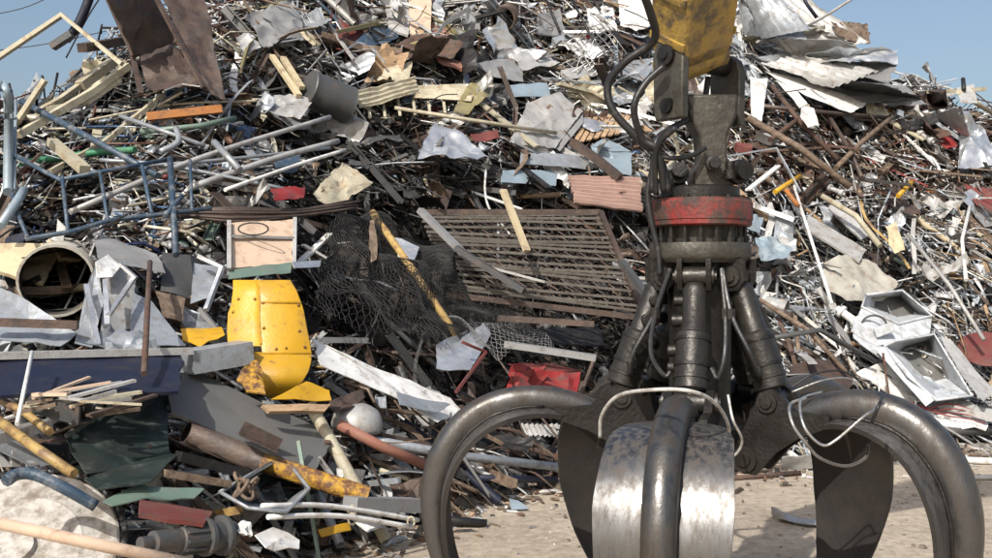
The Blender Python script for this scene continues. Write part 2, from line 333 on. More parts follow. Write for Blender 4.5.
# ---------------------------------------------------------------- grapple
GX, GY = .836, 4.1
G = empty('grapple', (GX, GY, 0), 'dark greasy five tined scrap grapple hanging in front of the heap', 'grapple')
G['_o'] = [0, 0, 0]
def gpart(mb, name, m, ang=40): return hard(mb.build(name, m, G), ang)
TI_R = [.30, .37, .44, .53, .64, .76, .88, .98, 1.05, 1.085, 1.085, 1.06, 1.01, .94, .86, .80]
TI_Z = [1.02, 1.035, 1.055, 1.085, 1.105, 1.10, 1.06, .98, .87, .74, .60, .46, .32, .19, .08, .02]
TI_T = [.046, .050, .055, .060, .062, .065, .069, .072, .071, .067, .059, .049, .040, .031, .021, .008]
TI_W = [.048, .050, .052, .054, .056, .058, .059, .060, .060, .059, .057, .052, .045, .036, .026, .010]
def dense(a, k=3):
    pts = smooth_path([Vector((q, 0, 0)) for q in a], k); return [p.x for p in pts]
def make_tine(ang, lift=0.0, opn=0.0, rs=1.0, ts=1.0):
    d = Vector((math.cos(ang), math.sin(ang), 0)); s = Vector((-d.y, d.x, 0)); up = Vector((0, 0, 1))
    def W(r, z, t=0):   # rotate the tine about its foot pin to open or lift it
        pr, pz = .25, .95; ca, sa = math.cos(opn), math.sin(opn); rr, zz = (r-pr)*rs, z-pz
        return d*(pr+rr*ca-zz*sa)+up*(pz+rr*sa+zz*ca+lift)+s*t
    r_, z_, t_, w_ = dense(TI_R), dense(TI_Z), dense(TI_T), dense(TI_W); t_ = [q*(1+(ts-1)*min(1, i/15)) for i, q in enumerate(t_)]; w_ = [q*(1+(ts-1)*min(1, i/15)) for i, q in enumerate(w_)]; n = len(r_); K = 20
    mb = MB(); vs = []; nrm = []
    for i in range(n):
        a = max(i-1, 0); b = min(i+1, n-1); tr, tz = r_[b]-r_[a], z_[b]-z_[a]; L = math.hypot(tr, tz); tr /= L; tz /= L
        nr, nz = -tz, tr           # outward normal of the curve (away from the centre)
        nrm.append((nr, nz))
        for j in range(K):
            q = 2*math.pi*j/K; c, sn = math.cos(q), math.sin(q)
            e = math.copysign(abs(c)**.85, c); 
            if e < 0: e *= .75
            vs.append(W(r_[i]+nr*t_[i]*e, z_[i]+nz*t_[i]*e, w_[i]*math.copysign(abs(sn)**.9, sn)))
    fs = [(i*K+j, (i+1)*K+j, (i+1)*K+(j+1) % K, i*K+(j+1) % K) for i in range(n-1) for j in range(K)]
    fs += [tuple(range(K))[::-1], tuple(range((n-1)*K, n*K))]
    mb.add(vs, fs, [True]*(len(fs)-2)+[False]*2)
    root = gpart(mb, 'tine', 'steel_tine')
    # shell plates along the inner side of the rib
    sh = MB(); i0 = 10; i1 = n-3; ks = 9; top = []; bot = []
    for i in range(i0, i1+1):
        f = (i-i0)/(i1-i0); wd = np.interp(f, [0, .10, .22, .45, .62, .78, .9, 1], [.10, .15, .205, .222, .205, .15, .085, .03])
        nr, nz = nrm[i]; off = -t_[i]*.48
        for j in range(ks):
            q = -1+2*j/(ks-1); cup = -.012*(q*q)
            for lst, th in ((top, 0), (bot, -.018)):
                o = off+cup+th; lst.append(W(r_[i]+nr*o, z_[i]+nz*o, wd*q))
    m = i1-i0+1; N0 = len(top); fs = []
    for i in range(m-1):
        for j in range(ks-1):
            a = i*ks+j; fs += [(a, a+1, a+ks+1, a+ks), (N0+a, N0+a+ks, N0+a+ks+1, N0+a+1)]
    for i in range(m-1):
        a = i*ks; fs.append((a, a+ks, N0+a+ks, N0+a)); a += ks-1; fs.append((a, N0+a, N0+a+ks, a+ks))
    for j in range(ks-1):
        a = j; fs.append((a, N0+a, N0+a+1, a+1)); a = (m-1)*ks+j; fs.append((a, a+1, N0+a+1, N0+a))
    sh.add(top+bot, fs, True); o = hard(sh.build('shell', 'steel_worn', root), 50); o.data.materials.append(MATS['steel_inner'])
    for q_, pl_ in enumerate(o.data.polygons):
        if any(vi >= N0 for vi in pl_.vertices): pl_.material_index = 1
    for sg in (-1, 1):
        wb = MB(); tube(wb, [W(r_[i]+nrm[i][0]*(-t_[i]*.48+.004), z_[i]+nrm[i][1]*(-t_[i]*.48+.004), sg*(w_[i]*.93+.002*math.sin(i*3.1))) for i in range(i0+2, i1-3)], [.007+.002*math.sin(i*2.3) for i in range(i0+2, i1-3)], 6); wb.build('weld_bead', 'steel_grease', root)
    # two ears at the root and their pins
    ear = [(.17, .90), (.21, .845), (.27, .84), (.36, .93), (.46, .99), (.60, 1.04), (.60, 1.08), (.45, 1.095), (.40, 1.15), (.35, 1.175), (.30, 1.16), (.27, 1.10), (.20, .98)]
    for sg in (-1, 1):
        e = MB(); extrude_poly(e, ear, lambda a, b, t: W(a, b, t), sg*.062, sg*.092); hard(e.build('ear', 'steel_grease', root))
    for (pr, pz, rr) in ((.335, 1.125, .040), (.225, .90, .050)):
        p = MB(); lathe(p, [(0, -.115), (rr*.55, -.115), (rr*.6, -.105), (rr, -.105), (rr, .105), (rr*.6, .105), (rr*.55, .115), (0, .115)], W(pr, pz), s, 20); hard(p.build('pin', 'steel_casting', root))
    return W
A0 = -108
tines = []
for k, (lift, opn, rs, ts) in enumerate([(.0, .075, 1, .94), (.0, .03, .885, 1.15), (0, 0, 1, 1), (0, 0, 1, 1), (0, 0, 1, .90)]):
    a = R(A0+72*k); W = make_tine(a, lift, opn, rs, ts); tines.append((a, W))
for k, (a, W) in enumerate(tines):
    d = Vector((math.cos(a), math.sin(a), 0)); s = Vector((-d.y, d.x, 0))
    top = d*.160+Vector((0, 0, 1.61)); bot = W(.335, 1.125)
    ax = (bot-top); L = ax.length; ax.normalize()
    mb = MB()
    lathe(mb, [(0, .035), (.036, .035), (.046, .05), (.048, .06), (.048, L*.44), (.052, L*.45), (.052, L*.455), (.066, L*.475), (.066, L*.80), (.070, L*.805), (.070, L*.825), (.066, L*.83), (.067, L*.90), (.060, L*.915), (.030, L*.92), (.030, L)], top, ax, 28)
    cy = gpart(mb, 'hydraulic_cylinder', 'steel_casting', 40)
    side = s
    for (q, rr, hh) in ((.20, .022, .075), (.36, .026, .080), (.60, .024, .090), (.73, .020, .088)):
        for sg in ((-1,) if k == 0 else (1,)):
            p = MB(); c0 = top+ax*L*q; lathe(p, [(0, 0), (rr, 0), (rr, hh), (rr*.8, hh+.004), (0, hh+.004)], c0, side*sg-d*.0, 14); hard(p.build('port_boss', 'steel_grease', cy))
    for q in (.52, .62, .72):
        p = MB(); lathe(p, [(.066, -.006), (.071, -.006), (.071, .006), (.066, .006)], top+ax*L*q, ax, 24); 
        if q != .62: hard(p.build('clamp_band', 'steel_grease', cy))
    p = MB(); lathe(p, [(0, -.085), (.022, -.085), (.022, -.075), (.040, -.075), (.040, .075), (.022, .075), (.022, .085), (0, .085)], top, s, 20); hard(p.build('pin', 'steel_casting', cy))
    # lug pair under the flange
    for sg in (-1, 1):
        e = MB(); extrude_poly(e, [(.10, 1.68), (.215, 1.68), (.215, 1.60), (.19, 1.555), (.15, 1.55), (.12, 1.58)], lambda r, z, t, d=d, s=s: d*r+Vector((0, 0, z))+s*t, sg*.046, sg*.066); gpart(e, 'lug', 'steel_grease')
    # supply hose running down beside each cylinder
    for sg, rr, q0 in ((1, .011, .0), (-1, .010, .03)):
        h = MB(); b2 = d*(-.03); c0 = top+s*sg*.05
        pts = [top+s*sg*.10+d*(-.02)+Vector((0, 0, .03)), top+ax*L*.3+s*sg*(.12+q0)+d*-.01, top+ax*L*.62+s*sg*(.125+q0)+d*.02, top+ax*L*.80+s*sg*.10, top+ax*L*.73+s*sg*.075]
        tube(h, smooth_path(pts, 6), rr, 8); gpart(h, 'hose', 'rubber')
        f = MB(); fp = pts[1]; tube(f, [fp+Vector((0, 0, .02)), fp-Vector((0, 0, .02))], rr*1.7, 6); gpart(f, 'hose_fitting', 'steel_casting')
# central column
mb = MB(); lathe(mb, [(0, .80), (.11, .80), (.17, .83), (.17, 1.0), (.14, 1.02), (.125, 1.06), (.125, 1.45), (.13, 1.5), (.13, 1.67)], n=32); gpart(mb, 'centre_column', 'steel_grease')
mb = MB(); lathe(mb, [(0, 1.665), (.185, 1.665), (.200, 1.68), (.205, 1.69), (.205, 1.725), (.198, 1.745), (.150, 1.75), (.150, 1.815), (0, 1.815)], n=48); gpart(mb, 'flange', 'link_steel')
for i in range(18):
    a = 2*math.pi*i/18; mb = MB(); c = Vector((math.cos(a)*.178, math.sin(a)*.178, 1.744)); lathe(mb, [(0, 0), (.017, 0), (.017, .022), (.011, .024), (.011, .076), (0, .076)], c, n=6, smooth=False); gpart(mb, 'bolt', 'steel_grease')
mb = MB(); lathe(mb, [(.0, 1.812), (.200, 1.812), (.208, 1.818), (.208, 1.835), (.212, 1.838), (.212, 1.908), (.206, 1.915), (.206, 1.922), (0, 1.922)], n=56); gpart(mb, 'slewing_ring', 'ring_red')
mb = MB(); lathe(mb, [(0, 1.92), (.172, 1.92), (.172, 1.935), (.160, 1.938), (.160, 1.968), (.15, 1.975), (0, 1.975)], n=40); gpart(mb, 'top_plate', 'steel_grease')
for i in range(14):
    a = 2*math.pi*i/14+.2; mb = MB(); c = Vector((math.cos(a)*.188, math.sin(a)*.188, 1.920)); lathe(mb, [(0, 0), (.011, 0), (.011, .014), (0, .014)], c, n=6, smooth=False); gpart(mb, 'bolt', 'steel_grease')
# rotator link casting
YAW = R(38); rz = Matrix.Rotation(YAW, 3, 'Z')
def T3(x, y, z): return rz @ Vector((x, y, 0))+Vector((0, 0, z))
lk = MB(); pl = [(-.075, 1.97), (.09, 1.97), (.085, 2.04), (.06, 2.10), (.062, 2.18), (.10, 2.26), (.105, 2.345), (-.105, 2.345), (-.10, 2.27), (-.05, 2.18), (-.045, 2.08), (-.075, 2.03)]
extrude_poly(lk, pl, lambda x, z, t: Vector((x+.035, t, z)), -.075, .075); o = gpart(lk, 'link_casting', 'link_steel')
bv = o.modifiers.new('bevel', 'BEVEL'); bv.width = .012; bv.segments = 2
for (x, y, z, r, h, ax) in ((-.10, -.02, 2.02, .045, .09, (0, -1, .2)), (.13, -.05, 2.03, .05, .09, (.3, -1, 0)), (.03, -.10, 2.06, .030, .05, (0, -1, 0)), (.17, 0, 2.0, .03, .06, (0, 0, 1)), (-.14, -.05, 1.97, .03, .07, (0, 0, 1)), (.10, -.10, 2.0, .026, .07, (0, 0, 1))):
    b = MB(); lathe(b, [(0, 0), (r, 0), (r, h*.5), (r*.7, h*.55), (r*.7, h), (0, h)], (x, y, z), Vector(ax), 18); gpart(b, 'swivel_fitting', 'steel_grease')
# hanger: two cheek plates either side of the boom tip
for x0, x1, tp in ((-.195, -.155, 2.56), (.155, .195, 2.52)):
    e = MB(); pg = [(-.075, 2.235), (.065, 2.235), (.075, 2.27), (.08, tp-.06), (.06, tp-.015), (.02, tp+.012), (-.03, tp+.012), (-.065, tp-.015), (-.08, tp-.06)]
    extrude_poly(e, pg, lambda y, z, t: T3(t, y, z), x0, x1); o = gpart(e, 'cheek_plate', 'link_steel'); bv = o.modifiers.new('bevel', 'BEVEL'); bv.width = .006; bv.segments = 2
e = MB(); lathe(e, [(0, -.225), (.018, -.225), (.020, -.215), (.042, -.213), (.042, .213), (.02, .215), (0, .22)], T3(0, 0, 2.49), rz @ Vector((1, 0, 0)), 24); gpart(e, 'pin', 'steel_grease')
e = MB(); lathe(e, [(0, -.21), (.03, -.21), (.03, .21), (0, .21)], T3(0, 0, 2.29), rz @ Vector((1, 0, 0)), 20); gpart(e, 'pin', 'steel_grease')
# excavator boom
BO = empty('excavator_arm', (GX, GY, 2.45), 'worn yellow excavator arm tip reaching down to the grapple', 'excavator arm'); BO['_o'] = [0, 0, 2.45]
bd = Vector((-.06, -.60, .79)).normalized(); bx = (rz @ Vector((1, 0, 0))); bx = (bx-bd*bx.dot(bd)).normalized(); by = bd.cross(bx).normalized()
mb = MB(); secs = []
for s_, w_, h_, dz in ((.01, .25, .14, 0), (.07, .26, .20, 0), (.5, .27, .25, 0), (2.0, .34, .42, 0), (6.0, .4, .6, 0)):
    c = Vector((-.035, 0, 2.50))+bd*s_; secs.append([c+bx*a*w_/2+by*b*h_/2 for a, b in ((-1, -.92), (-.92, -1), (.92, -1), (1, -.92), (1, .92), (.92, 1), (-.92, 1), (-1, .92))])
vs = [p for q in secs for p in q]; fs = [(i*8+j, (i+1)*8+j, (i+1)*8+(j+1) % 8, i*8+(j+1) % 8) for i in range(4) for j in range(8)]+[tuple(range(8)), tuple(range(32, 40))[::-1]]
mb.add(vs, fs, False); mb.build('arm_box', 'boom_paint', BO)
mb = MB(); lathe(mb, [(0, -.142), (.075, -.142), (.075, .142), (0, .142)], Vector((-.035, 0, 2.50)), bx, 28); hard(mb.build('arm_boss', 'boom_paint', BO))
for q in (.12, .30):
    c = Vector((-.035, 0, 2.50))+bd*q
    for sg in (-1, 1): mb = MB(); box(mb, c+bx*sg*.136, (.012, .20, .03), Matrix((bx, by, bd)).transposed()); mb.build('weld_band', 'boom_paint', BO)
# hoses of the grapple
def hose(pts, r, label, m='rubber'):
    P = [Vector(((u-CU)/F*D, D, CAMZ+(CV-v)/F*D)) for u, v, D in pts]; mb = MB(); tube(mb, smooth_path(P, 8), r, 10)
    return tag(mb.build('hydraulic_hose', m), label, 'hose', 'hydraulic hoses beside the excavator arm')
hose([(630, -40, 3.6), (650, 12, 3.75), (654, 40, 3.85), (625, 62, 3.9), (608, 85, 3.95), (614, 112, 3.95), (640, 140, 3.95), (660, 160, 3.95), (668, 192, 3.95)], .016, 'thick black hose bulging furthest left of the yellow arm')
hose([(664, 66, 3.85), (645, 84, 3.85), (634, 108, 3.85), (642, 138, 3.9), (658, 152, 3.9), (664, 192, 3.95)], .014, 'black hose looping close to the left cheek plate')
hose([(708, 78, 4.15), (704, 100, 4.1), (690, 118, 4.05), (668, 130, 4.0), (655, 145, 3.95), (652, 192, 3.95)], .013, 'black hose curling behind the left cheek plate')
hose([(676, 128, 3.8), (662, 140, 3.85), (655, 158, 3.9), (656, 195, 3.95)], .011, 'short thin hose dropping to the red ring')
hose([(650, 152, 3.92), (670, 158, 3.9), (690, 156, 3.95), (705, 148, 4.0)], .010, 'thin hose lying across to the link casting')
hose([(655, 160, 4.0), (648, 190, 4.0), (650, 215, 4.0), (658, 250, 4.0), (660, 275, 4.0)], .012, 'black hose running down the left side of the red ring')
def loop(pts, r, label, m='cable_white'):
    P = [Vector(((u-CU)/F*D, D, CAMZ+(CV-v)/F*D)) for u, v, D in pts]; mb = MB(); tube(mb, smooth_path(P, 8), r, 8)
    return tag(mb.build('wire_loop', m), label, 'wire')
loop([(600, 437, 3.45), (602, 415, 3.4), (618, 396, 3.3), (650, 390, 3.15), (690, 391, 3.1), (715, 403, 3.2), (728, 424, 3.35), (728, 442, 3.5)], .0065, 'pale wire hoop arching over the top of the front tine')
loop([(728, 395, 3.6), (733, 420, 3.55), (742, 440, 3.6), (735, 455, 3.65), (715, 465, 3.7)], .005, 'grey wire curl between front tine and hub')
loop([(806, 398, 3.35), (790, 405, 3.3), (793, 425, 3.25), (806, 443, 3.25), (820, 458, 3.3), (845, 466, 3.45), (865, 458, 3.6), (868, 445, 3.7)], .0055, 'thick grey wire wound round the root of the right tine', 'chrome')
loop([(822, 392, 3.5), (803, 398, 3.35), (800, 410, 3.25), (806, 430, 3.2), (822, 445, 3.2), (836, 440, 3.2), (862, 418, 3.2), (884, 403, 3.25)], .0048, 'thin grey wire crossing the right tine diagonally', 'chrome')
loop([(790, 388, 3.7), (815, 374, 3.7), (845, 372, 3.75), (868, 392, 3.8), (858, 405, 3.8)], .0035, 'thin wire arc rising above the right tine', 'rubber')
loop([(792, 392, 3.8), (825, 380, 3.8), (852, 380, 3.85), (862, 400, 3.85)], .004, 'lower thin wire arc above the right tine', 'chrome')
loop([(884, 393, 3.3), (879, 405, 3.18), (872, 422, 3.2)], .006, 'black strap wrapped over the crest of the right tine', 'rubber')
# everything the grapple's parts share: local origin is the ground point below it
# ---------------------------------------------------------------- things on the heap, one by one
ANCH = []      # landmarks for the labels of the smaller scrap
def note(p, words): ANCH.append((Vector(p), words))
def P3(pts, off):
    out = []
    for q in pts:
        o = q[2] if len(q) > 2 else 0
        out.append(at(q[0], q[1], off+o))
    return out
def bar(label, m, pts, r, off=.22, name='metal_bar', cat='bar', n=8, smooth=False, group=None, D=None):
    P = P3(pts, off)
    if D is not None: P = [at(q[0], q[1], 0, D-(q[2] if len(q) > 2 else 0)) for q in pts]
    mb = MB(); tube(mb, smooth_path(P, 5) if smooth else P, r, n); return tag(mb.build(name, m), label, cat, group)
def prof(label, m, pts, pr, off=.22, name='steel_profile', cat='beam', group=None, D=None):
    P = P3(pts, off)
    if D is not None: P = [at(q[0], q[1], 0, D-(q[2] if len(q) > 2 else 0)) for q in pts]
    mb = MB(); sweep(mb, P, pr, smooth=False); return tag(mb.build(name, m), label, cat, group)
def hollow(label, m, a, b, r, off=.25, name='pipe', cat='pipe', n=16, group=None, bend=None):
    P = P3([a, b], off); mb = MB(); pipe(mb, P[0], P[1], r, n, .14 if r < .2 else .07, P3([bend], off)[0] if bend else None); return tag(mb.build(name, m), label, cat, group)
def ridge(p, s, k):  # sharp fold pattern for crumpled metal
    q = noise.noise(p*14+Vector((k, k, 0)))*.10+noise.noise(p*1.3+Vector((0, k, k)))*.5
    a = noise.noise(p*s+Vector((k, 0, 0))); b = noise.noise(p*s*2.3+Vector((0, k, 7))); c = noise.noise(p*s*5.1+Vector((3, 0, k)))
    return (1-abs(a)*2)*.6+(1-abs(b)*2)*.28+c*.12-.45+q
def sheet(label, m, pts, off=.25, amp=.03, sc=3.0, th=.006, name='metal_sheet', cat='sheet metal', nu=None, parent=None, corr=0, cdir=0, group=None, ragged=0.05, D=None, n_corr=9, curl=0):
    """sheet with the given outline, lying on the heap; per-corner third value brings that corner further forward"""
    P = P3(pts, off) if D is None else [at(q[0], q[1], 0, D-(q[2] if len(q) > 2 else 0)) for q in pts]
    k = sum(map(ord, label or name)) % 97*1.37; mb = MB(); V = []; n = len(P)
    if n == 4:
        L1 = max((P[1]-P[0]).length, (P[2]-P[3]).length); L2 = max((P[3]-P[0]).length, (P[2]-P[1]).length)
        a = nu or max(4, min(26, int(L1/.05))); b = nu or max(4, min(26, int(L2/.05)))
        if corr: a = max(a, n_corr*6) if cdir == 0 else a; b = max(b, n_corr*6) if cdir else b
        N = ((P[1]-P[0]).cross(P[3]-P[0])).normalized()
        if N.y > 0: N = -N
        for j in range(b+1):
            for i in range(a+1):
                s, t = i/a, j/b
                p = P[0].lerp(P[1], s).lerp(P[3].lerp(P[2], s), t)
                d = amp*ridge(p, sc, k)
                if corr: d += corr*math.sin(2*math.pi*n_corr*(s if cdir == 0 else t))
                if curl: d += curl*(s-.5)**2*4
                if ragged and (i in (0, a) or j in (0, b)): p = p+(P[0].lerp(P[2], .5)-p)*ragged*(.6+noise.noise(p*7)+.5*noise.noise(p*19))
                V.append(p+N*d)
        fs = [(j*(a+1)+i, j*(a+1)+i+1, (j+1)*(a+1)+i+1, (j+1)*(a+1)+i) for j in range(b) for i in range(a)]
        rim = [i for i in range(a)]+[a+j*(a+1) for j in range(b)]+[b*(a+1)+a-i for i in range(a)]+[(b-j)*(a+1) for j in range(b)]
    else:
        c = sum(P, Vector())/n; N = Vector()
        for i in range(n): N += (P[i]-c).cross(P[(i+1) % n]-c)
        N.normalize(); N = -N if N.y > 0 else N
        B = []
        for i in range(n):
            q = P[(i+1) % n]; m_ = max(1, int((q-P[i]).length/.06))
            for t in range(m_): B.append(P[i].lerp(q, t/m_))
        K = max(3, min(12, int(max((q-c).length for q in P)/.05))); nb = len(B); V = [c+N*amp*ridge(c, sc, k)]
        for r_ in range(1, K+1):
            for q in B:
                p = c.lerp(q, r_/K)
                if ragged and r_ == K: p = p+(c-p)*ragged*(.6+noise.noise(p*7)+.5*noise.noise(p*19))
                V.append(p+N*amp*ridge(p, sc, k))
        fs = [(0, 1+i, 1+(i+1) % nb) for i in range(nb)]
        for r_ in range(K-1):
            o = 1+r_*nb; fs += [(o+i, o+nb+i, o+nb+(i+1) % nb, o+(i+1) % nb) for i in range(nb)]
        rim = [1+(K-1)*nb+i for i in range(nb)]
    M = len(V); V2 = V+[p-N*th for p in V]
    F2 = fs+[tuple(i+M for i in f[::-1]) for f in fs]+[(rim[i], rim[i]+M, rim[(i+1) % len(rim)]+M, rim[(i+1) % len(rim)]) for i in range(len(rim))]
    mb.add(V2, F2, [True]*(2*len(fs))+[False]*len(rim)); o = hard(mb.build(name, m, parent), 28)
    if parent is None: tag(o, label, cat, group)
    return o
def thing_at(name, p, label, cat, group=None):
    o = empty(name, tuple(p), label, cat, group); o['_o'] = list(p); return o
def rivets(parent, pts, off, r=.012, m='yellow', name='rivet', h=.014):
    for q in pts:
        p = at(q[0], q[1], off+(q[2] if len(q) > 2 else 0)); mb = MB(); lathe(mb, [(0, h), (r*.7, h*.8), (r, 0), (r, -.02)], p, Vector((0, -.8, .6)), 8); mb.build(name, m, parent)
def tubbox(name, label, cat, m, rim, bot, off, doff, th=.02, rimw=None, m_in=None):
    """open box: rim outline nearest the viewer, bottom outline deeper in"""
    A = P3(rim, off); Bm = P3(bot, off-doff); o = thing_at(name, sum(A, Vector())/len(A), label, cat); n = len(A)
    c = sum(A, Vector())/n
    for i in range(n):
        mb = MB(); q = [A[i], A[(i+1) % n], Bm[(i+1) % n], Bm[i]]; cc = (A[i]+A[(i+1) % n])/2-c
        N = (q[1]-q[0]).cross(q[3]-q[0]).normalized()
        vs = q+[p+N*th for p in q]; mb.add(vs, [(0, 1, 2, 3), (7, 6, 5, 4), (0, 4, 5, 1), (1, 5, 6, 2), (2, 6, 7, 3), (3, 7, 4, 0)]); mb.build('side_wall', m, o)
    mb = MB(); N = (Bm[1]-Bm[0]).cross(Bm[2]-Bm[0]).normalized(); vs = Bm+[p+N*th for p in Bm]
    mb.add(vs, [tuple(range(n)), tuple(range(n, 2*n))[::-1]]+[(i, (i+1) % n, n+(i+1) % n, n+i) for i in range(n)]); mb.build('bottom', m_in or m, o)
    if rimw:
        mb = MB(); tube(mb, A+[A[0]], rimw, 6); mb.build('rim', m, o)
    return o

# --- top left: folded brown panels and cream tubes
bp_ = thing_at('folded_sheet_metal', at(170, 60, .6), 'big brown rusty folded panel standing at the top left of the heap', 'sheet metal')
sheet('bp1', 'brown_rust', [(100, -18, .7), (152, -18, .7), (176, 42, .6), (131, 60, .6)], .25, .08, 3, name='flap', parent=bp_)
sheet('bp2', 'brown_rust', [(137, 52, .45), (174, 42, .5), (204, 86, .6), (147, 93, .6)], .25, .08, 4, name='panel', parent=bp_)
sheet('bp3', 'brown_rust', [(154, -18, .75), (200, -24, .5), (227, 103, .5), (204, 88, .65)], .25, .08, 3, name='flap', parent=bp_)
for a, b in (((152, -10, .8), (204, 88, .72)), ((131, 50, .68), (141, 94, .62)), ((104, -10, .76), (134, 56, .68))):
    mb = MB(); sweep(mb, P3([a, b], .25), rect(.045, .03), smooth=False); mb.build('edge_fold', 'brown_rust', bp_)
mb = MB(); sweep(mb, P3([(165, 90, .68), (182, 84, .68), (203, 87, .70)], .25), rect(.03, .012), smooth=False); mb.build('torn_edge', 'lightgrey', bp_)
note(at(170, 60), 'the folded brown panel')
prof('cream square tube bent like a gable against the sky', 'cream', [(-14, 66, .3), (62, 15, .3), (122, 64, .4)], rect(.055, .04), .2, D=9.6, name='bent_tube', cat='tube')
bar('dark cable tail hanging against the sky at upper left', 'navy', [(93, -12), (84, 12), (76, 28), (66, 40)], .045, D=9.4, smooth=True, name='cable', cat='cable')
prof('grey clamp head on the end of the dark cable', 'darkgrey', [(72, 34), (52, 47)], rect(.09, .06), D=9.3, name='clamp', cat='clamp')
bar('thin dark wire dropping from the sky past the clamp', 'black_metal', [(101, -4), (86, 20), (66, 58)], .008, D=9.7, smooth=True, name='wire', cat='wire')
bar('overhead cable crossing the sky above the cream gable tube', 'black_metal', [(-40, 20), (20, 9), (60, -8)], .012, D=26, smooth=True, name='overhead_cable', cat='cable')
bar('overhead cable crossing the sky below the cream gable tube', 'black_metal', [(-40, 54), (40, 45), (120, 28)], .012, D=26, smooth=True, name='overhead_cable', cat='cable')
bar('short bent wire against the sky left of the brown panel', 'black_metal', [(98, 42), (102, 24), (101, 34)], .01, D=10, name='wire', cat='wire')
prof('orange painted beam lying under the folded brown panel', 'orange', [(147, 117, .15), (222, 109, .15)], rect(.10, .07), .3)
prof('brown rusty beam jutting left behind the brown panel', 'brown_rust', [(82, 48, .2), (140, 38, .2)], rect(.09, .08), .25)
for i, (pts, wd, lb) in enumerate([
    ([(163, 95, .3), (105, 142, .2), (50, 172, .1)], .05, 'long straight cream tube slanting down under the brown panel'),
    ([(104, 68, .2), (60, 100, .25), (38, 112, .2)], .06, 'upper cream tube of the tangle on the left skyline'),
    ([(128, 66, .3), (92, 92, .3), (18, 135, .2)], .075, 'thick cream tube in the middle of the left tangle'),
    ([(120, 80, .2), (88, 102, .2), (40, 110, .2)], .05, 'cream tube lying just below the thick one in the left tangle'),
    ([(113, 62, .3), (80, 86, .3)], .10, 'dented cream duct end between tubes on the left skyline'),
    ([(52, 142, .3), (85, 170, .3)], .085, 'short pale cream beam pointing down right in the blue frame'),
    ([(15, 125, .2), (45, 80, .2)], .05, 'cream tube rising behind the blue frame'),
    ([(0, 150, .2), (42, 168, .2)], .05, 'pale tube near the left picture edge under the cream tangle')]):
    prof(lb, 'cream' if i != 7 else 'lightgrey', pts, rect(wd, wd*.8), .2, name='cream_tube', cat='tube')
note(at(80, 90), 'the cream tube tangle')
# blue frame
bf = thing_at('tubular_frame', at(100, 190, .5), 'blue tubular steel frame lying twisted at the left edge', 'frame')
for pts, r in (([(21, 101, .5), (90, 138, .5), (158, 176, .45)], .048), ([(25, 239, .5), (70, 232, .5), (110, 220, .5), (165, 214, .5), (212, 208, .5)], .028), ([(8, 178, .5), (18, 215, .5), (28, 238, .5)], .028),
    ([(4, 150, .5), (60, 180, .45), (100, 172, .5), (165, 160, .5)], .03), ([(62, 176, .5), (68, 231, .5)], .024), ([(100, 172, .5), (108, 221, .5)], .024), ([(142, 166, .5), (152, 214, .5)], .026), ([(170, 158, .55), (176, 255, .55)], .04), ([(190, 160, .45), (192, 210, .45)], .022), ([(182, 196, .6), (165, 216, .6)], .03)):
    mb = MB(); tube(mb, P3(pts, .3), r*.6, 8); mb.build('tube', 'blue', bf)
note(at(90, 190), 'the blue tubular frame')
pf = thing_at('pale_blue_post', at(6, 130, .5), 'pale blue rounded guard post at the very left edge', 'post')
for pts, r in (([(2, 84, .6), (8, 92, .6), (9, 120, .6), (8, 192, .6)], .06), ([(-12, 96, .6), (2, 84, .6)], .06), ([(16, 100, .55), (14, 190, .55)], .022), ([(9, 120, .6), (16, 118, .6)], .02), ([(0, 226, .7), (18, 200, .7), (24, 190, .7)], .05)):
    mb = MB(); tube(mb, P3(pts, .2), r*.62, 8); mb.build('tube', 'paleblue', pf)
# long light tubes of the left middle
for i, (pts, r, m, lb) in enumerate([
    ([(70, 212, .3), (200, 158, .4), (330, 117, .3)], .030, 'lightgrey', 'long grey tube slanting up right through the left middle, upper one'),
    ([(190, 188, .35), (270, 160, .35), (338, 141, .3)], .036, 'lightgrey', 'thick grey tube beside the blue sheet in the left middle'),
    ([(115, 168, .35), (220, 160, .35), (330, 148, .3)], .020, 'galvanised', 'thin galvanised tube lying nearly level above the blue sheet'),
    ([(120, 116, .3), (160, 130, .35), (205, 146, .3)], .026, 'galvanised', 'galvanised tube sloping down right under the orange beam'),
    ([(214, 142, .4), (240, 170, .4)], .040, 'galvanised', 'short galvanised strut joining two grey tubes'),
    ([(100, 160, .3), (170, 166, .35), (290, 190, .3)], .022, 'galvanised', 'galvanised tube sinking right behind the blue frame'),
    ([(225, 190, .4), (300, 164, .4), (345, 150, .3)], .022, 'white_paint', 'white tube ending beside the torn cream sheet'),
    ([(160, 152, .3), (178, 142, .35), (176, 128, .3)], .035, 'galvanised', 'curved galvanised elbow pipe below the orange beam')]):
    bar(lb, m, pts, r*.75, .25, name='steel_tube', cat='tube', smooth=len(pts) > 2)
bar('green hose lying behind the blue frame', 'brightgreen', [(18, 163), (60, 158), (100, 152), (135, 150)], .03, .35, smooth=True, name='garden_hose', cat='hose')
bar('dark green beam edge above the grey tubes', 'greengrey', [(140, 132), (200, 126), (235, 118)], .025, .4)
sheet('blue painted sheet wedged between grey tubes', 'blue', [(272, 160), (302, 152), (298, 170), (280, 172)], .28)
sheet('dark grey tarp like sheet at the top left of centre', 'grey_paint', [(243, 18), (292, -2), (307, 38), (266, 46)], .35, .10, 3)
sheet('grey white crumpled foil below the dark tarp like sheet', 'lightgrey', [(236, 36), (248, 32), (262, 46), (244, 57)], .3, .06, 7)
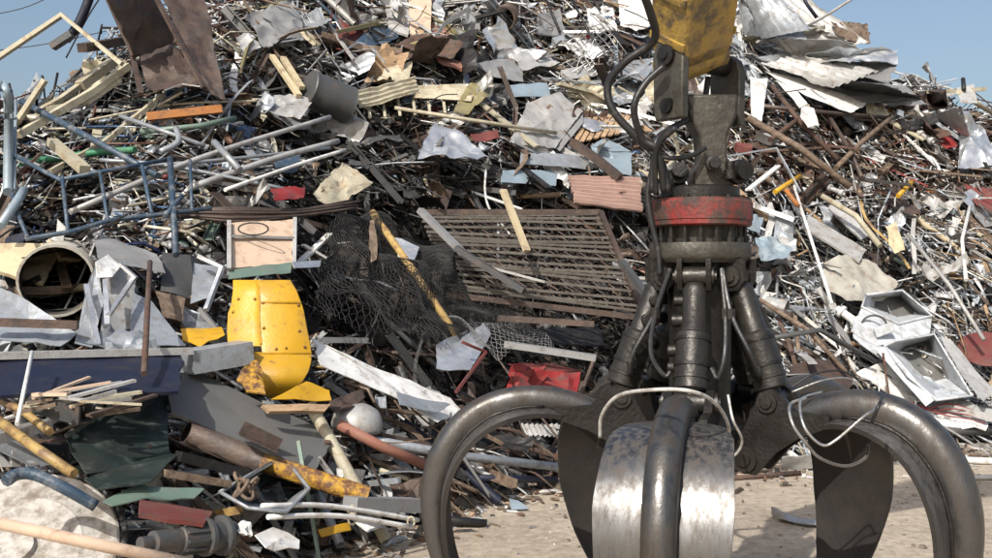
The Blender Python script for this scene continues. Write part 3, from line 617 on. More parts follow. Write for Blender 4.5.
for lb, pts in (('left of two wooden sticks beside each other near the top', [(272, 56), (299, 96)]), ('right of two wooden sticks beside each other near the top', [(283, 58), (302, 88)])):
    prof(lb, 'palewood', pts, rect(.06, .04), .3, name='wooden_stick', cat='wood')
sheet('grey crushed panel with dark folds right of the wooden sticks', 'lightgrey', [(258, 100), (290, 92), (315, 100), (300, 120), (262, 112)], .25, .06, 5)
brl = thing_at('crushed_drum', at(326, 95, .3), 'dark grey crushed steel drum lying beside the cream ribbed panel', 'drum')
mb = MB(); a, b = P3([(308, 88, .1), (346, 104, .1)], .2); lathe(mb, [(0, 0), (.19, 0), (.2, .01), (.185, .1), (.2, .14), (.19, .28), (.2, .32), (.19, .46), (.2, .48), (0, .48)], a, b-a, 20); hard(mb.build('drum_body', 'darkgrey', brl))
# --- top middle
sheet('torn grey weathered board at the top of the heap', 'lightgrey', [(384, -8), (412, -8), (409, 37), (389, 27)], .35, .02, th=.03, name='board', cat='board')
sheet('light tan cracked board at the top of the heap', 'board', [(408, -8), (432, -8), (431, 36), (410, 36)], .42, .02, th=.03, name='board', cat='board')
sheet('terracotta red flat sheet sliding down from the top', 'terracotta', [(432, 18), (444, 22), (464, 60), (462, 73), (440, 62), (426, 42)], .3, .03, th=.012)
hollow('rusty pipe stub showing its dark round bore at the top', 'brown_rust', (503, 19, .3), (510, 14, -.5), .16, .2, n=24)
sheet('blue tarp piece under the top boards', 'blue', [(352, 42), (372, 28), (400, 27), (399, 38), (370, 48)], .3, .05, 5)
prof('long brown trough like beam left of the terracotta sheet', 'tan_rust', [(318, 38), (360, 52), (402, 56)], cprof(.16, .07, .01), .3)
prof('olive beam crossing above the blue tarp piece', 'olive', [(330, 34), (382, 22)], rect(.09, .05), .3)
cp = thing_at('ribbed_sheet_metal', at(410, 95, .4), 'cream ribbed sheet panel crumpled in the middle of the heap', 'sheet metal')
sheet('cp1', 'cream', [(351, 92), (415, 76), (421, 92), (358, 109)], .38, .03, name='panel', parent=cp, corr=.014, cdir=1, n_corr=4)
sheet('cp2', 'cream', [(415, 86), (478, 83), (472, 101), (412, 98)], .36, .02, name='panel', parent=cp, corr=.014, cdir=1, n_corr=3)
sheet('cp3', 'cream', [(384, 68), (413, 61), (409, 79), (376, 82)], .34, .05, 5, name='panel', parent=cp)
for k in range(7):
    mb = MB(); u = 368+15*k; sweep(mb, P3([(u, 100-k*.6), (u+2, 118-k)], .30), rect(.03, .012), smooth=False); mb.build('tab', 'cream', cp)
note(at(415, 95), 'the cream ribbed panel')
sheet('olive curved trough panel at the right end of the cream panel', 'olive', [(468, 84), (494, 77), (490, 95), (464, 117), (452, 113)], .42, .05, 4)
sheet('torn translucent cream sheet hanging above the rusty wire roll', 'cream', [(308, 196), (330, 172), (345, 160), (366, 176), (376, 184), (352, 197), (346, 206), (322, 207)], .42, .05, 6, ragged=.15)
sheet('dull silver tent shaped crumpled sheet in the centre', 'aluminium', [(434, 122, .25), (462, 134, .1), (491, 158, .1), (470, 159, .2), (418, 157, .2), (424, 140, .2)], .3, .07, 3.5)
hp = thing_at('appliance_hood', at(545, 115, .4), 'pale grey appliance hood with a brown burnt streak', 'appliance part')
sheet('hp1', 'lightgrey', [(527, 102), (562, 90), (583, 112), (556, 148), (508, 143)], .4, .05, 2.5, name='hood_shell', parent=hp)
sheet('hp2', 'grey_paint', [(583, 112), (584, 122), (560, 151), (556, 148)], .37, .01, name='side_lip', parent=hp)
sheet('hp3', 'tan_rust', [(536, 112, .02), (550, 104, .02), (556, 110, .02), (540, 124, .02)], .43, .02, 5, name='burnt_patch', parent=hp, ragged=.3)
note(at(545, 118), 'the pale grey hood')
sheet('grey bonnet shaped sheet above the pale hood', 'grey_paint', [(472, 66), (498, 58), (521, 60), (524, 84), (498, 80)], .3, .05, 3)
sheet('rounded grey cover beside the bonnet shaped sheet', 'lightgrey', [(512, 56), (530, 50), (550, 52), (561, 64), (540, 68), (522, 70)], .36, .06, 3)
sheet('light blue grey strip sheet in front of the pale hood', 'paleblue', [(505, 86), (548, 82), (552, 96), (508, 98)], .35, .02)
sheet('grey standing sheet at the top between dark wires', 'grey_paint', [(536, 16), (560, 8), (566, 34), (552, 38), (538, 34)], .3, .06, 4)
sheet('white crumpled panel at the top beside the arm', 'white_paint', [(618, -4), (652, -6), (655, 27), (636, 31), (620, 26)], .45, .06, 3)
sheet('black bent plate under the white top panel', 'black_metal', [(612, 30), (655, 36), (652, 50), (632, 46), (616, 42)], .45, .03)
sheet('pale crumpled foil at the top left of the white panel', 'white_paint', [(586, 8), (612, 6), (618, 30), (598, 36), (588, 26)], .3, .09, 6)
sheet('large blue grey flat panel behind the black hose', 'galvanised', [(622, 62), (657, 56), (658, 88), (622, 92)], .35, .02, 2)
sheet('pale grey flat panel left of the black hose', 'lightgrey', [(560, 70), (592, 64), (602, 74), (570, 80)], .35, .03, 3)
prof('cream angled beam above the brown sticks', 'cream', [(558, 84), (590, 92), (612, 104)], rect(.10, .04), .35)
prof('dark heavy rusty rail sloping down right under the hose', 'brown_rust', [(572, 142), (598, 160), (620, 178)], rect(.09, .09), .45)
bx_ = thing_at('sheet_metal_box', at(610, 160, .4), 'pale blue dented sheet metal box left of the grapple hoses', 'box')
for nm, pts in (('front_panel', [(590, 146), (612, 152), (632, 152), (632, 176), (600, 172)]), ('top_panel', [(590, 146), (602, 139), (620, 144), (632, 152), (612, 152)])):
    sheet(nm+'x', 'paleblue', pts, .38, .02, name=nm, parent=bx_)
note(at(610, 160), 'the pale blue box')
bar('long thin white bar lying across the crumpled sheets', 'cream', [(395, 108), (470, 120), (556, 133)], .022, .5)
for k in range(7):
    sheet('brown wooden slat in the small bundle right of the pale hood'+' '*0, 'wood', [(572+k*7, 143-k*1.5), (577+k*7, 143-k*1.5), (592+k*7, 117-k*1), (587+k*7, 117-k*1)], .3+.02*k, .004, th=.02, name='wooden_stick', cat='wood', group='wooden slats in the bundle right of the pale hood', nu=3)
pk = sheet('pink corrugated panel left of the grapple neck', 'pink', [(566, 176), (642, 178), (644, 212), (574, 202)], .45, .02, corr=.022, cdir=1, n_corr=8, name='corrugated_sheet')
note(at(605, 192), 'the pink corrugated panel')
sheet('light blue flat sheet left of the pink corrugated panel', 'paleblue', [(502, 170), (560, 170), (556, 186), (500, 182)], .3, .02)
sheet('grey strip sheet above the light blue flat sheet', 'galvanised', [(520, 152), (590, 156), (588, 168), (518, 164)], .3, .03)
sheet('maroon small sheet under the silver tent sheet', 'maroon', [(470, 134), (498, 130), (500, 138), (474, 142)], .4, .03)
bar('white cable curling down onto the steel grating', 'cable_white', [(486, 170), (485, 190), (489, 208), (500, 222), (511, 236)], .012, .55, smooth=True, name='cable', cat='cable')
# wire basket
wb = thing_at('wire_basket', at(598, 50, .4), 'squashed wire basket lying among sheets near the top', 'basket')
q = P3([(566, 44, .2), (600, 24, .2), (627, 54, .1), (590, 76, .1)], .3)
for k in range(9):
    t = k/8
    for a, b in ((q[0].lerp(q[3], t), q[1].lerp(q[2], t)), (q[0].lerp(q[1], t), q[3].lerp(q[2], t))):
        m_ = (a+b)/2+Vector((0, -.05*math.sin(t*9), .05*math.cos(t*7))); mb = MB(); tube(mb, [a, m_, b], .008, 5); mb.build('wire', 'chrome', wb)
# dark wires at the top
for k, (a, b) in enumerate((((543, -8), (560, 32)), ((568, -8), (594, 42)), ((590, -8), (600, 10)))):
    bar(['left', 'middle', 'right'][k]+' of the three dark rods leaning across the sky at the top', 'black_metal', [a, b], .018, .5, name='rod', cat='rod')
# --- top right roofing
sheet('light corrugated roofing sheet highest right of the arm', 'galvanised', [(733, -12, .2), (784, -12, .1), (806, 40, .3), (744, 36, .5)], .3, .04, 2, corr=.035, cdir=0, n_corr=8, name='corrugated_sheet')
sheet('second corrugated roofing sheet fanning out to the right', 'lightgrey', [(776, 14, .1), (800, 18, .1), (868, 52, .3), (806, 48, .4)], .35, .05, 3, corr=.02, cdir=1, n_corr=6, name='corrugated_sheet')
sheet('bleached cream grey bent sheet jutting at the right skyline', 'tarp', [(800, 30, .3), (846, 20, .1), (866, 24, .1), (866, 42, .2), (806, 48, .4)], .35, .09, 4, ragged=.16)
sheet('shiny aluminium bent sheet jutting furthest right on the skyline', 'aluminium', [(788, 56, .4), (838, 47, .4), (900, 49, .3), (899, 64, .3), (850, 60, .5), (800, 64, .5)], .35, .07, 3)
sheet('dull grey sheet folded beneath the shiny aluminium sheet', 'grey_paint', [(800, 62, .4), (898, 62, .3), (890, 84, .3), (850, 82, .3), (796, 74, .4)], .3, .09, 3)
sheet('dark grey flat sheet lying under the folded roofing', 'darkgrey', [(790, 74, .4), (880, 84, .3), (922, 98, .3), (868, 98, .4)], .3, .04, 3)
for k, (m, pts, lb, am) in enumerate([('lightgrey', [(764, 40, .5), (830, 38, .4), (872, 52, .3), (800, 60, .5)], 'grey bent roofing sheet tucked under the bleached sheet', .06), ('aluminium', [(756, 56, .6), (800, 50, .5), (850, 66, .4), (790, 70, .6)], 'silver curled roofing sheet close right of the arm', .07), ('galvanised', [(800, 84, .5), (860, 84, .4), (916, 100, .3), (850, 104, .4)], 'long thin grey sheet under the dark flat sheet', .04), ('tan_rust', [(830, 22, .25), (868, 24, .2), (872, 44, .25), (840, 36, .3)], 'rusty brown crumpled edge sheet at the right crest', .07), ('grey_paint', [(856, 78, .4), (905, 86, .3), (930, 106, .3), (880, 104, .4)], 'grey sheet end sloping down along the right skyline', .05)]):
    sheet(lb, m, pts, .35, am, 3.5)
for k, (m, pts, lb, nc) in enumerate([('lightgrey', [(722, -22, .3), (782, -22, .2), (872, 44, .4), (790, 54, .6)], 'long pale corrugated sheet sliding right from behind the arm', 8), ('galvanised', [(740, -10, .5), (770, -14, .5), (812, 30, .6), (760, 40, .7)], 'grey corrugated sheet lying on the pale corrugated one', 6), ('lightgrey', [(760, 62, .7), (812, 52, .6), (880, 72, .5), (830, 88, .6)], 'pale ribbed sheet pushed under the shiny bent sheet', 7)]):
    sheet(lb, m, pts, .38, .05, 2.5, corr=.022, cdir=0, n_corr=nc, name='corrugated_sheet')
sheet('white flat strip bending down right below the roofing', 'white_paint', [(762, 70, .4), (800, 78, .4), (868, 104, .4), (852, 114, .5), (806, 96, .5)], .42, .02, 2)
sheet('white ribbon of sheet curling down right of the arm', 'white_paint', [(776, 80, .4), (796, 90, .4), (808, 104, .5), (800, 108, .5), (788, 94, .4)], .5, .02, 3)
sheet('white end flap hanging below the curled ribbon', 'white_paint', [(802, 104, .5), (814, 108, .5), (819, 126, .5), (808, 128, .5), (800, 116, .5)], .5, .03, 3)
sheet('pale panel standing just right of the arm cheek plate', 'white_paint', [(750, 76, .3), (768, 78, .3), (762, 122, .4), (751, 116, .4)], .4, .02)
note(at(840, 70), 'the jutting aluminium sheets')
bar('curved grey rod arching over the roofing into the sky', 'lightgrey', [(757, 42, .5), (785, 34, .5), (815, 22, .4), (855, -3, .3)], .02, .5, smooth=True, name='rod', cat='rod')
bar('dark cable against the sky right of the arm', 'navy', [(800, -8), (808, 6), (817, 18)], .025, D=13, name='cable', cat='cable')
tubbox('small_bin', 'brown open metal bin on the right skyline', 'bin', 'brown_rust', [(924, 92), (946, 90), (948, 106), (930, 109)], [(927, 95), (942, 94), (943, 103), (932, 105)], .35, .2)
sheet('weathered grey panel standing on the right skyline', 'lightgrey', [(956, 88), (974, 84), (978, 104), (960, 103)], .35, .03)
prof('pale beam lying level on the right skyline', 'cream', [(928, 92, .1), (985, 89, .1)], rect(.05, .05), .42)
bar('dark stake standing upright on the right skyline', 'black_metal', [(963, 79), (964, 90)], .03, .45)
bar('pale pole leaning across the right skyline', 'cream', [(958, 92), (998, 116)], .035, .45)
sheet('large pale silver crumpled sheet at the right edge', 'aluminium', [(932, 114, .2), (962, 104, .2), (984, 130, .2), (996, 150, .2), (994, 166, .2), (958, 168, .2), (960, 134, .2)], .35, .12, 3)
note(at(970, 140), 'the crumpled silver sheet')
for i, (pts, r, m, lb) in enumerate([
    ([(748, 118, .4), (800, 148, .4), (850, 187, .3)], .045, 'tan_rust', 'thick rusty pole slanting down right beside the cheek plate'),
    ([(772, 86, .3), (800, 122, .3), (838, 160, .3)], .035, 'rust', 'rusty bar sloping down right behind the white ribbon'),
    ([(836, 168, .4), (862, 142, .4), (892, 117, .4)], .034, 'tan_rust', 'tan pole leaning up right below the white strip'),
    ([(758, 106, .3), (820, 112, .4), (890, 118, .3)], .03, 'brown_rust', 'brown bar lying level under the white strip'),
    ([(770, 140, .3), (800, 118, .3)], .035, 'rust', 'short reddish bar crossing the thick rusty pole'),
    ([(760, 152, .2), (860, 146, .3)], .022, 'rust', 'thin reddish rod lying level right of the hoses'),
    ([(830, 118, .3), (850, 150, .3), (862, 178, .3)], .03, 'brown_rust', 'brown bar standing steeply right of the tan pole')]):
    bar(lb, m, pts, r, .35)
prof('pale aluminium bracket frame bent right of the link casting', 'aluminium', [(728, 156, .4), (776, 148, .5), (786, 166, .5), (800, 192, .4)], rect(.035, .02), .4, name='bent_bracket', cat='bracket')
prof('white strip leaning up right under the bracket frame', 'white_paint', [(748, 190, .4), (778, 166, .4)], rect(.07, .02), .45, name='strip', cat='strip')
sheet('red rag like plastic scrap on the right slope', 'red', [(938, 138), (952, 134), (958, 146), (944, 148)], .4, .05, 6)
sheet('maroon sheet corner at the far right edge', 'maroon', [(964, 184), (996, 190), (996, 212), (976, 204)], .4, .03)
sheet('cream foam like lump below the white strip end', 'cream', [(864, 104), (880, 102), (892, 112), (882, 122), (868, 116)], .5, .07, 8)
# --- middle left
cr_ = thing_at('wooden_crate', at(28, 262, .4), 'yellowed wooden crate broken open at the left edge', 'crate')
for nm, pts in (('board', [(-10, 242, .3), (44, 243, .3), (56, 256, .2), (42, 284, .2), (-10, 270, .3)]), ('board', [(44, 243, .3), (62, 252, 0), (80, 262, -.1), (58, 262, .1)])):
    sheet(nm+str(len(pts)), 'palewood', pts, .3, .02, th=.03, name=nm, parent=cr_)
hollow('wide cut drum with a black open mouth beside the crate', 'tarp', (56, 281, .40), (64, 268, -.7), .235, .2, name='open_drum', cat='drum', n=28)
note(at(56, 280), 'the open drum')
sheet('long pale blue galvanised sheet at the left edge', 'galvanised', [(-10, 282, .3), (28, 300, .4), (78, 334, .5), (62, 347, .5), (-10, 338, .5)], .25, .02)
prof('dark rusty rail lying across the pale galvanised sheet', 'brown_rust', [(-10, 322, .6), (78, 325, .6)], rect(.05, .05), .3)
dc = thing_at('folded_duct', at(105, 300, .5), 'grey folded duct standing up with a white bent top', 'duct')
for k, (m, pts) in enumerate([('galvanised', [(96, 262, .5), (88, 282, .5), (74, 344, .5), (92, 348, .5), (104, 300, .55)]), ('lightgrey', [(104, 262, .4), (136, 278, .4), (132, 330, .45), (100, 340, .5)]), ('white_paint', [(95, 262, .6), (108, 254, .5), (121, 266, .5), (112, 278, .6), (98, 276, .6)]), ('galvanised', [(84, 344, .7), (110, 326, .6), (118, 334, .6), (112, 350, .7)])]):
    sheet('dc%d' % k, m, pts, .25, .03, 5, name='duct_panel', parent=dc)
for a, b in (((105, 280, .7), (107, 325, .7)), ((134, 278, .6), (108, 316, .7)), ((86, 285, .6), (98, 345, .7)), ((120, 264, .6), (136, 278, .6))):
    mb = MB(); sweep(mb, P3([a, b], .25), rect(.03, .02), smooth=False); mb.build('flange_strip', 'aluminium', dc)
note(at(105, 300), 'the folded grey duct')
sheet('blue grey triangular sheet right of the folded duct', 'galvanised', [(132, 292, .4), (150, 300, .4), (186, 347, .5), (128, 347, .5)], .3, .02)
sheet('long dark grey panel above the folded duct', 'grey_paint', [(92, 232, .2), (158, 254, .3), (166, 272, .4), (98, 262, .4)], .3, .03)
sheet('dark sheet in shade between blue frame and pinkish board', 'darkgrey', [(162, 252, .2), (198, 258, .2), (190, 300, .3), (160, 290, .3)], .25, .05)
sheet('light silver sheet with a bent rim left of the yellow panel', 'galvanised', [(194, 262, .3), (222, 268, .3), (207, 300, .4), (190, 304, .4)], .3, .04)
prof('silver rim tube leaning on the light silver sheet', 'aluminium', [(198, 256, .5), (222, 268, .5), (206, 310, .5)], rect(.03, .03), .3, name='rim_tube', cat='tube')
sheet('rust orange box side under the light silver sheet', 'tan_rust', [(156, 290, .3), (186, 298, .3), (183, 322, .4), (164, 316, .4)], .35, .03, 4)
sheet('silver cup shaped scrap in front of the blue container', 'galvanised', [(104, 336, .7), (118, 326, .7), (150, 332, .7), (160, 344, .8), (150, 354, .8), (106, 350, .8)], .25, .08, 6)
bd_ = thing_at('framed_board', at(262, 245, .5), 'pinkish brown board with a metal frame above the yellow panel', 'board')
sheet('bd1', 'board', [(230, 222, .4), (294, 219, .4), (293, 266, .5), (229, 268, .5)], .3, .012, 2, th=.03, name='board_face', parent=bd_)
for a, b in (((229, 221, .43), (229, 269, .53)), ((295, 218, .43), (294, 268, .53)), ((229, 236, .46), (293, 238, .46))):
    mb = MB(); sweep(mb, P3([a, b], .3), rect(.03, .02), smooth=False); mb.build('frame_strip', 'lightgrey', bd_)
note(at(262, 243), 'the pinkish board')
mb = MB(); c = at(254, 229, .85); tube(mb, [c+Vector((.11*math.cos(a), -.02, .045*math.sin(a))) for a in [i*math.pi/12 for i in range(25)]], .006, 6); tag(mb.build('wire_ring', 'black_metal'), 'thin rusty wire ring lying on the pinkish board', 'wire')
sheet('dirty green strip under the pinkish board', 'greengrey', [(228, 269, .5), (292, 263, .5), (292, 273, .55), (228, 279, .55)], .32, .02)
yp = thing_at('machine_cover', at(268, 335, .6), 'large rounded yellow machine cover with rivets left of centre', 'machine cover')
def cover_pt(s, v, extra=0):
    V_ = [280, 290, 306, 313, 330, 344, 352.9, 353.1, 362, 372, 382, 390, 398]; LL = [233, 233, 231, 228, 227, 228, 229, 246, 254, 256, 258, 262, 268]; RR = [290, 296, 302, 304, 307, 310, 311, 311, 311, 308, 302, 292, 276]
    ul = np.interp(v, V_, LL); ur = np.interp(v, V_, RR); u = ul+(ur-ul)*s
    q = (u-262)/48; bul = .12*(1-q*q)-.02; f = max(0, (v-353)/45); bul += .10*math.sin(min(1, f*1.25)*math.pi*.55)-.22*f**3; bul -= .05*max(0, (288-v)/8)
    if u > 258 and v < 353: bul += .012
    return at(u, v, 0, 6.72-.0032*(v-280)-bul-extra)
def cover_patch(s0, s1, v0, v1, name, m='yellow', n1=12, n2=14):
    V = []; mb = MB()
    for j in range(n2+1):
        for i in range(n1+1):
            v = v0+(v1-v0)*j/n2; p = cover_pt(s0+(s1-s0)*i/n1, v); V.append(p+Vector((0, -.006, 0))*noise.noise(p*9))
    q = n1+1; fs = [(j*q+i, j*q+i+1, (j+1)*q+i+1, (j+1)*q+i) for j in range(n2) for i in range(n1)]; M = len(V)
    rim = [i for i in range(n1)]+[n1+j*q for j in range(n2)]+[n2*q+n1-i for i in range(n1)]+[(n2-j)*q for j in range(n2)]
    mb.add(V+[p+Vector((0, .02, 0)) for p in V], fs+[tuple(i+M for i in f[::-1]) for f in fs]+[(rim[i], rim[i]+M, rim[(i+1) % len(rim)]+M, rim[(i+1) % len(rim)]) for i in range(len(rim))], [True]*(2*len(fs))+[False]*len(rim)); return hard(mb.build(name, m, yp), 35)
cover_patch(0, .40, 280, 346, 'plate'); cover_patch(.405, 1, 280, 352.5, 'plate'); cover_patch(0, 1, 353.6, 398, 'rounded_lip')
for pts in ([(.40, v) for v in range(280, 352, 8)], [(s_, 353) for s_ in (.15, .3, .45, .6, .75, .9, 1)], [(s_, 302) for s_ in (.42, .6, .8, .98)]):
    mb = MB(); sweep(mb, [cover_pt(a_, v_, .006) for a_, v_ in pts], rect(.014, .010), smooth=False); mb.build('seam', 'yellow', yp)
for s_, v_ in ((.10, 299), (.06, 312), (.34, 299), (.46, 303), (.46, 328), (.58, 349), (.70, 348), (.93, 347), (.95, 305), (.9, 331)):
    mb = MB(); lathe(mb, [(0, .014), (.008, .011), (.011, 0), (.011, -.01)], cover_pt(s_, v_), Vector((0, -1, .1)), 8); mb.build('rivet', 'yellow_worn', yp)
sheet('yp4', 'yellow_worn', [(236, 381, .62), (255, 358, .62), (262, 372, .68), (266, 397, .72), (246, 392, .7)], .3, .08, 5, th=.010, name='torn_flap', parent=yp, ragged=.15)
note(at(268, 330), 'the yellow riveted cover')
sheet('bent yellow plate tucked under the yellow riveted cover', 'yellow', [(180, 330, .4), (222, 328, .4), (226, 336, .5), (200, 348, .5), (182, 342, .4)], .3, .04)
sheet('yellow plank like offcut below the yellow riveted cover', 'yellow', [(270, 400, .7), (306, 382, .7), (330, 390, .7), (332, 401, .7)], .3, .03, name='offcut')
sheet('brown worn edge board under the yellow offcut', 'wood', [(262, 404, .7), (332, 404, .7), (326, 411, .7), (270, 411, .7)], .33, .01, th=.03, name='board', cat='board')
prof('galvanised box beam ending beside the yellow riveted cover', 'galvanised', [(186, 362, .6), (246, 352, .6)], rect(.19, .14), .3, name='box_profile')
ct = thing_at('skip_container', at(90, 370, .7), 'dark blue steel container with a grey rim at the left', 'container')
sheet('ct1', 'navy', [(-12, 358, .8), (184, 353, .8), (184, 392, .9), (-12, 396, .9)], .3, .012, th=.02, name='side_wall', parent=ct)
mb = MB(); sweep(mb, P3([(-14, 356, .85), (192, 351, .85)], .3), rect(.055, .04), smooth=False); mb.build('rim', 'lightgrey', ct)
note(at(90, 370), 'the blue container')
bar('thin rusty stake standing upright in front of the container', 'rust', [(150, 262, .6), (144, 374, 1.0)], .017, .3)
bar('thin white stake leaning in front of the container at left', 'white_paint', [(32, 352, 1.1), (17, 424, 1.1)], .010, .3)
sheet('red car body scrap above the rusty wire roll', 'red', [(270, 188, .3), (306, 188, .3), (303, 200, .35), (274, 201, .35)], .3, .04)
# rusty rebar roll
for k in range(11):
    a = rnd.uniform(-6, 6); bar('rusty brown rods bundled in a long roll left of the grating', 'brown_rust', [(180+rnd.uniform(-6, 10), 213+a*.6), (240, 216+a+rnd.uniform(-3, 3)), (300, 213+a*.7), (352+rnd.uniform(-10, 12), 206+a*.6+rnd.uniform(-3, 3))], .011, .55+rnd.uniform(-.06, .06), smooth=True, name='rebar_rod', cat='rod', group='rusty brown rods bundled in the long roll')
note(at(270, 213), 'the rusty rod roll')
for a, b, lb in (((300, 262), (330, 234), 'white bent strip right of the pinkish board, upper'), ((303, 245), (325, 258), 'white bent strip right of the pinkish board, lower')):
    prof(lb, 'white_paint', [a, b], rect(.06, .02), .5, name='strip', cat='strip')
sheet('thin silver dish blade poking right from the pinkish board', 'aluminium', [(292, 262, .4), (322, 260, .4), (320, 267, .4), (294, 268, .4)], .5, .01)
# --- grating
gr = thing_at('steel_grating', at(520, 265, .6), 'large rusty steel grating leaning in the middle of the heap', 'grating')
q = [at(u, v, 0, D) for u, v, D in ((418, 212, 9.6), (600, 212, 9.75), (644, 316, 8.9), (452, 292, 8.75))]
for k in range(17):
    t = (k+.3)/17+.012*math.sin(k*5.1); a = q[0].lerp(q[3], t); b = q[1].lerp(q[2], t); mb = MB(); m_ = (a+b)/2+Vector((0, .03*math.sin(k*2.1), -.02*math.cos(k*1.3)))
    sweep(mb, [a, m_, b], rect(.014, .024), smooth=False); mb.build('bar', 'grating_steel', gr)
for k in range(16):
    t0 = (k+.3)/17; t1 = (k+1.3)/17; pts = []
    a0 = q[0].lerp(q[3], t0); b0 = q[1].lerp(q[2], t0); a1 = q[0].lerp(q[3], t1); b1 = q[1].lerp(q[2], t1)
    for j in range(25):
        s_ = j/24; pts.append((a0.lerp(b0, s_) if j % 2 else a1.lerp(b1, s_))+Vector((0, .02, 0)))
    mb = MB(); sweep(mb, pts, rect(.005, .011), smooth=False); mb.build('lattice_strip', 'brown_rust', gr)
for a, b in ((q[3]+Vector((-.05, -.02, -.02)), q[2]+Vector((.1, -.02, -.03))), (q[0], q[1]), (q[1], q[2])):
    mb = MB(); sweep(mb, [a, b], rect(.05, .05), smooth=False); mb.build('frame_bar', 'brown_rust', gr)
note(at(520, 265), 'the steel grating')
def rail(label, m, a, b, w_, h_, D0, D1, name='steel_profile', cat='beam'):
    mb = MB(); sweep(mb, [at(a[0], a[1], 0, D0), at(b[0], b[1], 0, D1)], rect(w_, h_), smooth=False); return tag(mb.build(name, m), label, cat)
rail('dark steel beam crossing the grating diagonally, left one', 'grey_paint', (420, 210), (472, 262), .07, .05, 9.1, 8.75)
rail('dark steel beam crossing the grating diagonally, right one', 'darkgrey', (456, 248), (524, 291), .08, .05, 8.7, 8.5)
rail('thin white lath lying on the lower grating', 'lightgrey', (470, 262), (545, 282), .05, .02, 8.75, 8.65, 'lath', 'wood')
rail('pale wooden lath leaning on the grating', 'palewood', (503, 190), (527, 251), .065, .03, 9.0, 8.7, 'wooden_lath', 'wood')
rail('dark steel bar leaning right of the grating', 'darkgrey', (622, 262), (650, 300), .06, .05, 8.8, 8.5)
rail('dark flat beam lying level under the grating', 'grey_paint', (505, 344), (596, 358), .12, .05, 8.1, 8.0)
rail('brown bar lying level right under the grating frame', 'brown_rust', (498, 318), (594, 324), .05, .05, 8.4, 8.35)
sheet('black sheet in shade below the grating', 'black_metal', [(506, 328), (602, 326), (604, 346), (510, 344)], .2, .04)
mb = MB(); tube(mb, [at(372, 212, 0, 8.7), at(414, 272, 0, 8.35), at(460, 341, 0, 8.0)], .032, 12); yo = tag(mb.build('yellow_pole', 'ochre'), 'long yellow pole slanting down across the dark hollow', 'pole')
note(at(415, 275), 'the yellow pole')
# wire nets
def net(label, pts, n1, n2, amp, m='black_metal', r=.0035, name='wire_net'):
    o = thing_at(name, sum((at(*q_) if len(q_) < 4 else at(q_[0], q_[1], 0, q_[3]) for q_ in pts), Vector())/4, label, 'wire net')
    Q = [at(u, v, off) for u, v, off in pts]; seed = len(label)
    def S(s, t):
        p = Q[0].lerp(Q[1], s).lerp(Q[3].lerp(Q[2], s), t)
        return p+Vector((noise.noise(p*3+Vector((seed, 0, 0))), noise.noise(p*3+Vector((0, seed, 0)))*1.4, noise.noise(p*3+Vector((0, 0, seed)))))*amp
    for k in range(-n2, n1+1):
        pp = []; pm = []
        for j in range(2*n2+1):
            t = j/(2*n2); s = (k+t*n2+.5*(j % 2)*.6)/n1
            if 0 <= s <= 1: pp.append(S(s, t))
            s2 = (k+(1-t)*n2+.5*(j % 2)*.6)/n1
            if 0 <= s2 <= 1: pm.append(S(s2, t))
        for L_ in (pp, pm):
            if len(L_) > 2: mb = MB(); tube(mb, L_, r, 3, caps=False); mb.build('wire', m, o)
    return o
net('fine grey chicken wire net draped left of the grating', [(388, 238, .75), (424, 232, .7), (520, 330, .6), (420, 342, .8)], 40, 24, .14, 'dark_net', .0030)
net('crumpled chicken wire net spilling under the grating corner', [(440, 320, .7), (520, 316, .6), (562, 352, .6), (478, 350, .8)], 26, 9, .14, 'grey_paint', .003)
net('dark wire net hanging left of the yellow pole', [(332, 212, .7), (388, 214, .7), (448, 338, .9), (318, 322, .7)], 28, 23, .16, 'black_metal', .0034)
sheet('small hanging shred of brown rag at the yellow pole top', 'tan_rust', [(368, 216, .8), (376, 216, .8), (379, 262, .8), (370, 268, .8)], .2, .03, 8, ragged=.4)
sheet('small silver crumple between the poles above the net', 'aluminium', [(394, 238), (420, 246), (414, 262), (398, 256)], .7, .05, 6)
sheet('crumpled silver plate at the foot of the yellow pole', 'aluminium', [(436, 344, .3), (484, 322, .2), (492, 334, .3), (470, 372, .5), (436, 368, .5)], .35, .05, 3)
prof('thin maroon angle strip on the crumpled silver plate', 'maroon', [(462, 342, .7), (486, 352, .7), (456, 392, .8)], rect(.02, .02), .3, name='angle_strip', cat='strip')
wp = sheet('long white panel sliding down right from the yellow riveted cover', 'white_paint', [(310, 338, .5), (334, 350, .5), (452, 398, .5), (466, 410, .5), (440, 424, .6), (392, 396, .6), (318, 366, .6)], .28, .025, 2)
note(at(380, 380), 'the long white panel')
sheet('grey blue strip sheet lying along the long white panel', 'galvanised', [(396, 392, .55), (452, 404, .55), (440, 412, .6), (400, 404, .6)], .4, .02)
rb = thing_at('red_bin', at(545, 380, .3), 'crushed dark red bin between the heap and the left tine', 'bin')
sheet('rb1', 'red', [(508, 366, .4), (542, 368, .4), (540, 396, .4), (506, 388, .4)], .2, .16, 5, name='side_wall', parent=rb)
sheet('rb2', 'red', [(540, 368, .4), (581, 372, .4), (578, 398, .4), (540, 396, .4)], .24, .07, 4, name='side_wall', parent=rb)
sheet('rb3', 'maroon', [(506, 364, .2), (546, 362, .2), (583, 370, .3), (544, 372, .4)], .24, .02, 3, name='rim', parent=rb)
note(at(545, 382), 'the crushed red bin')
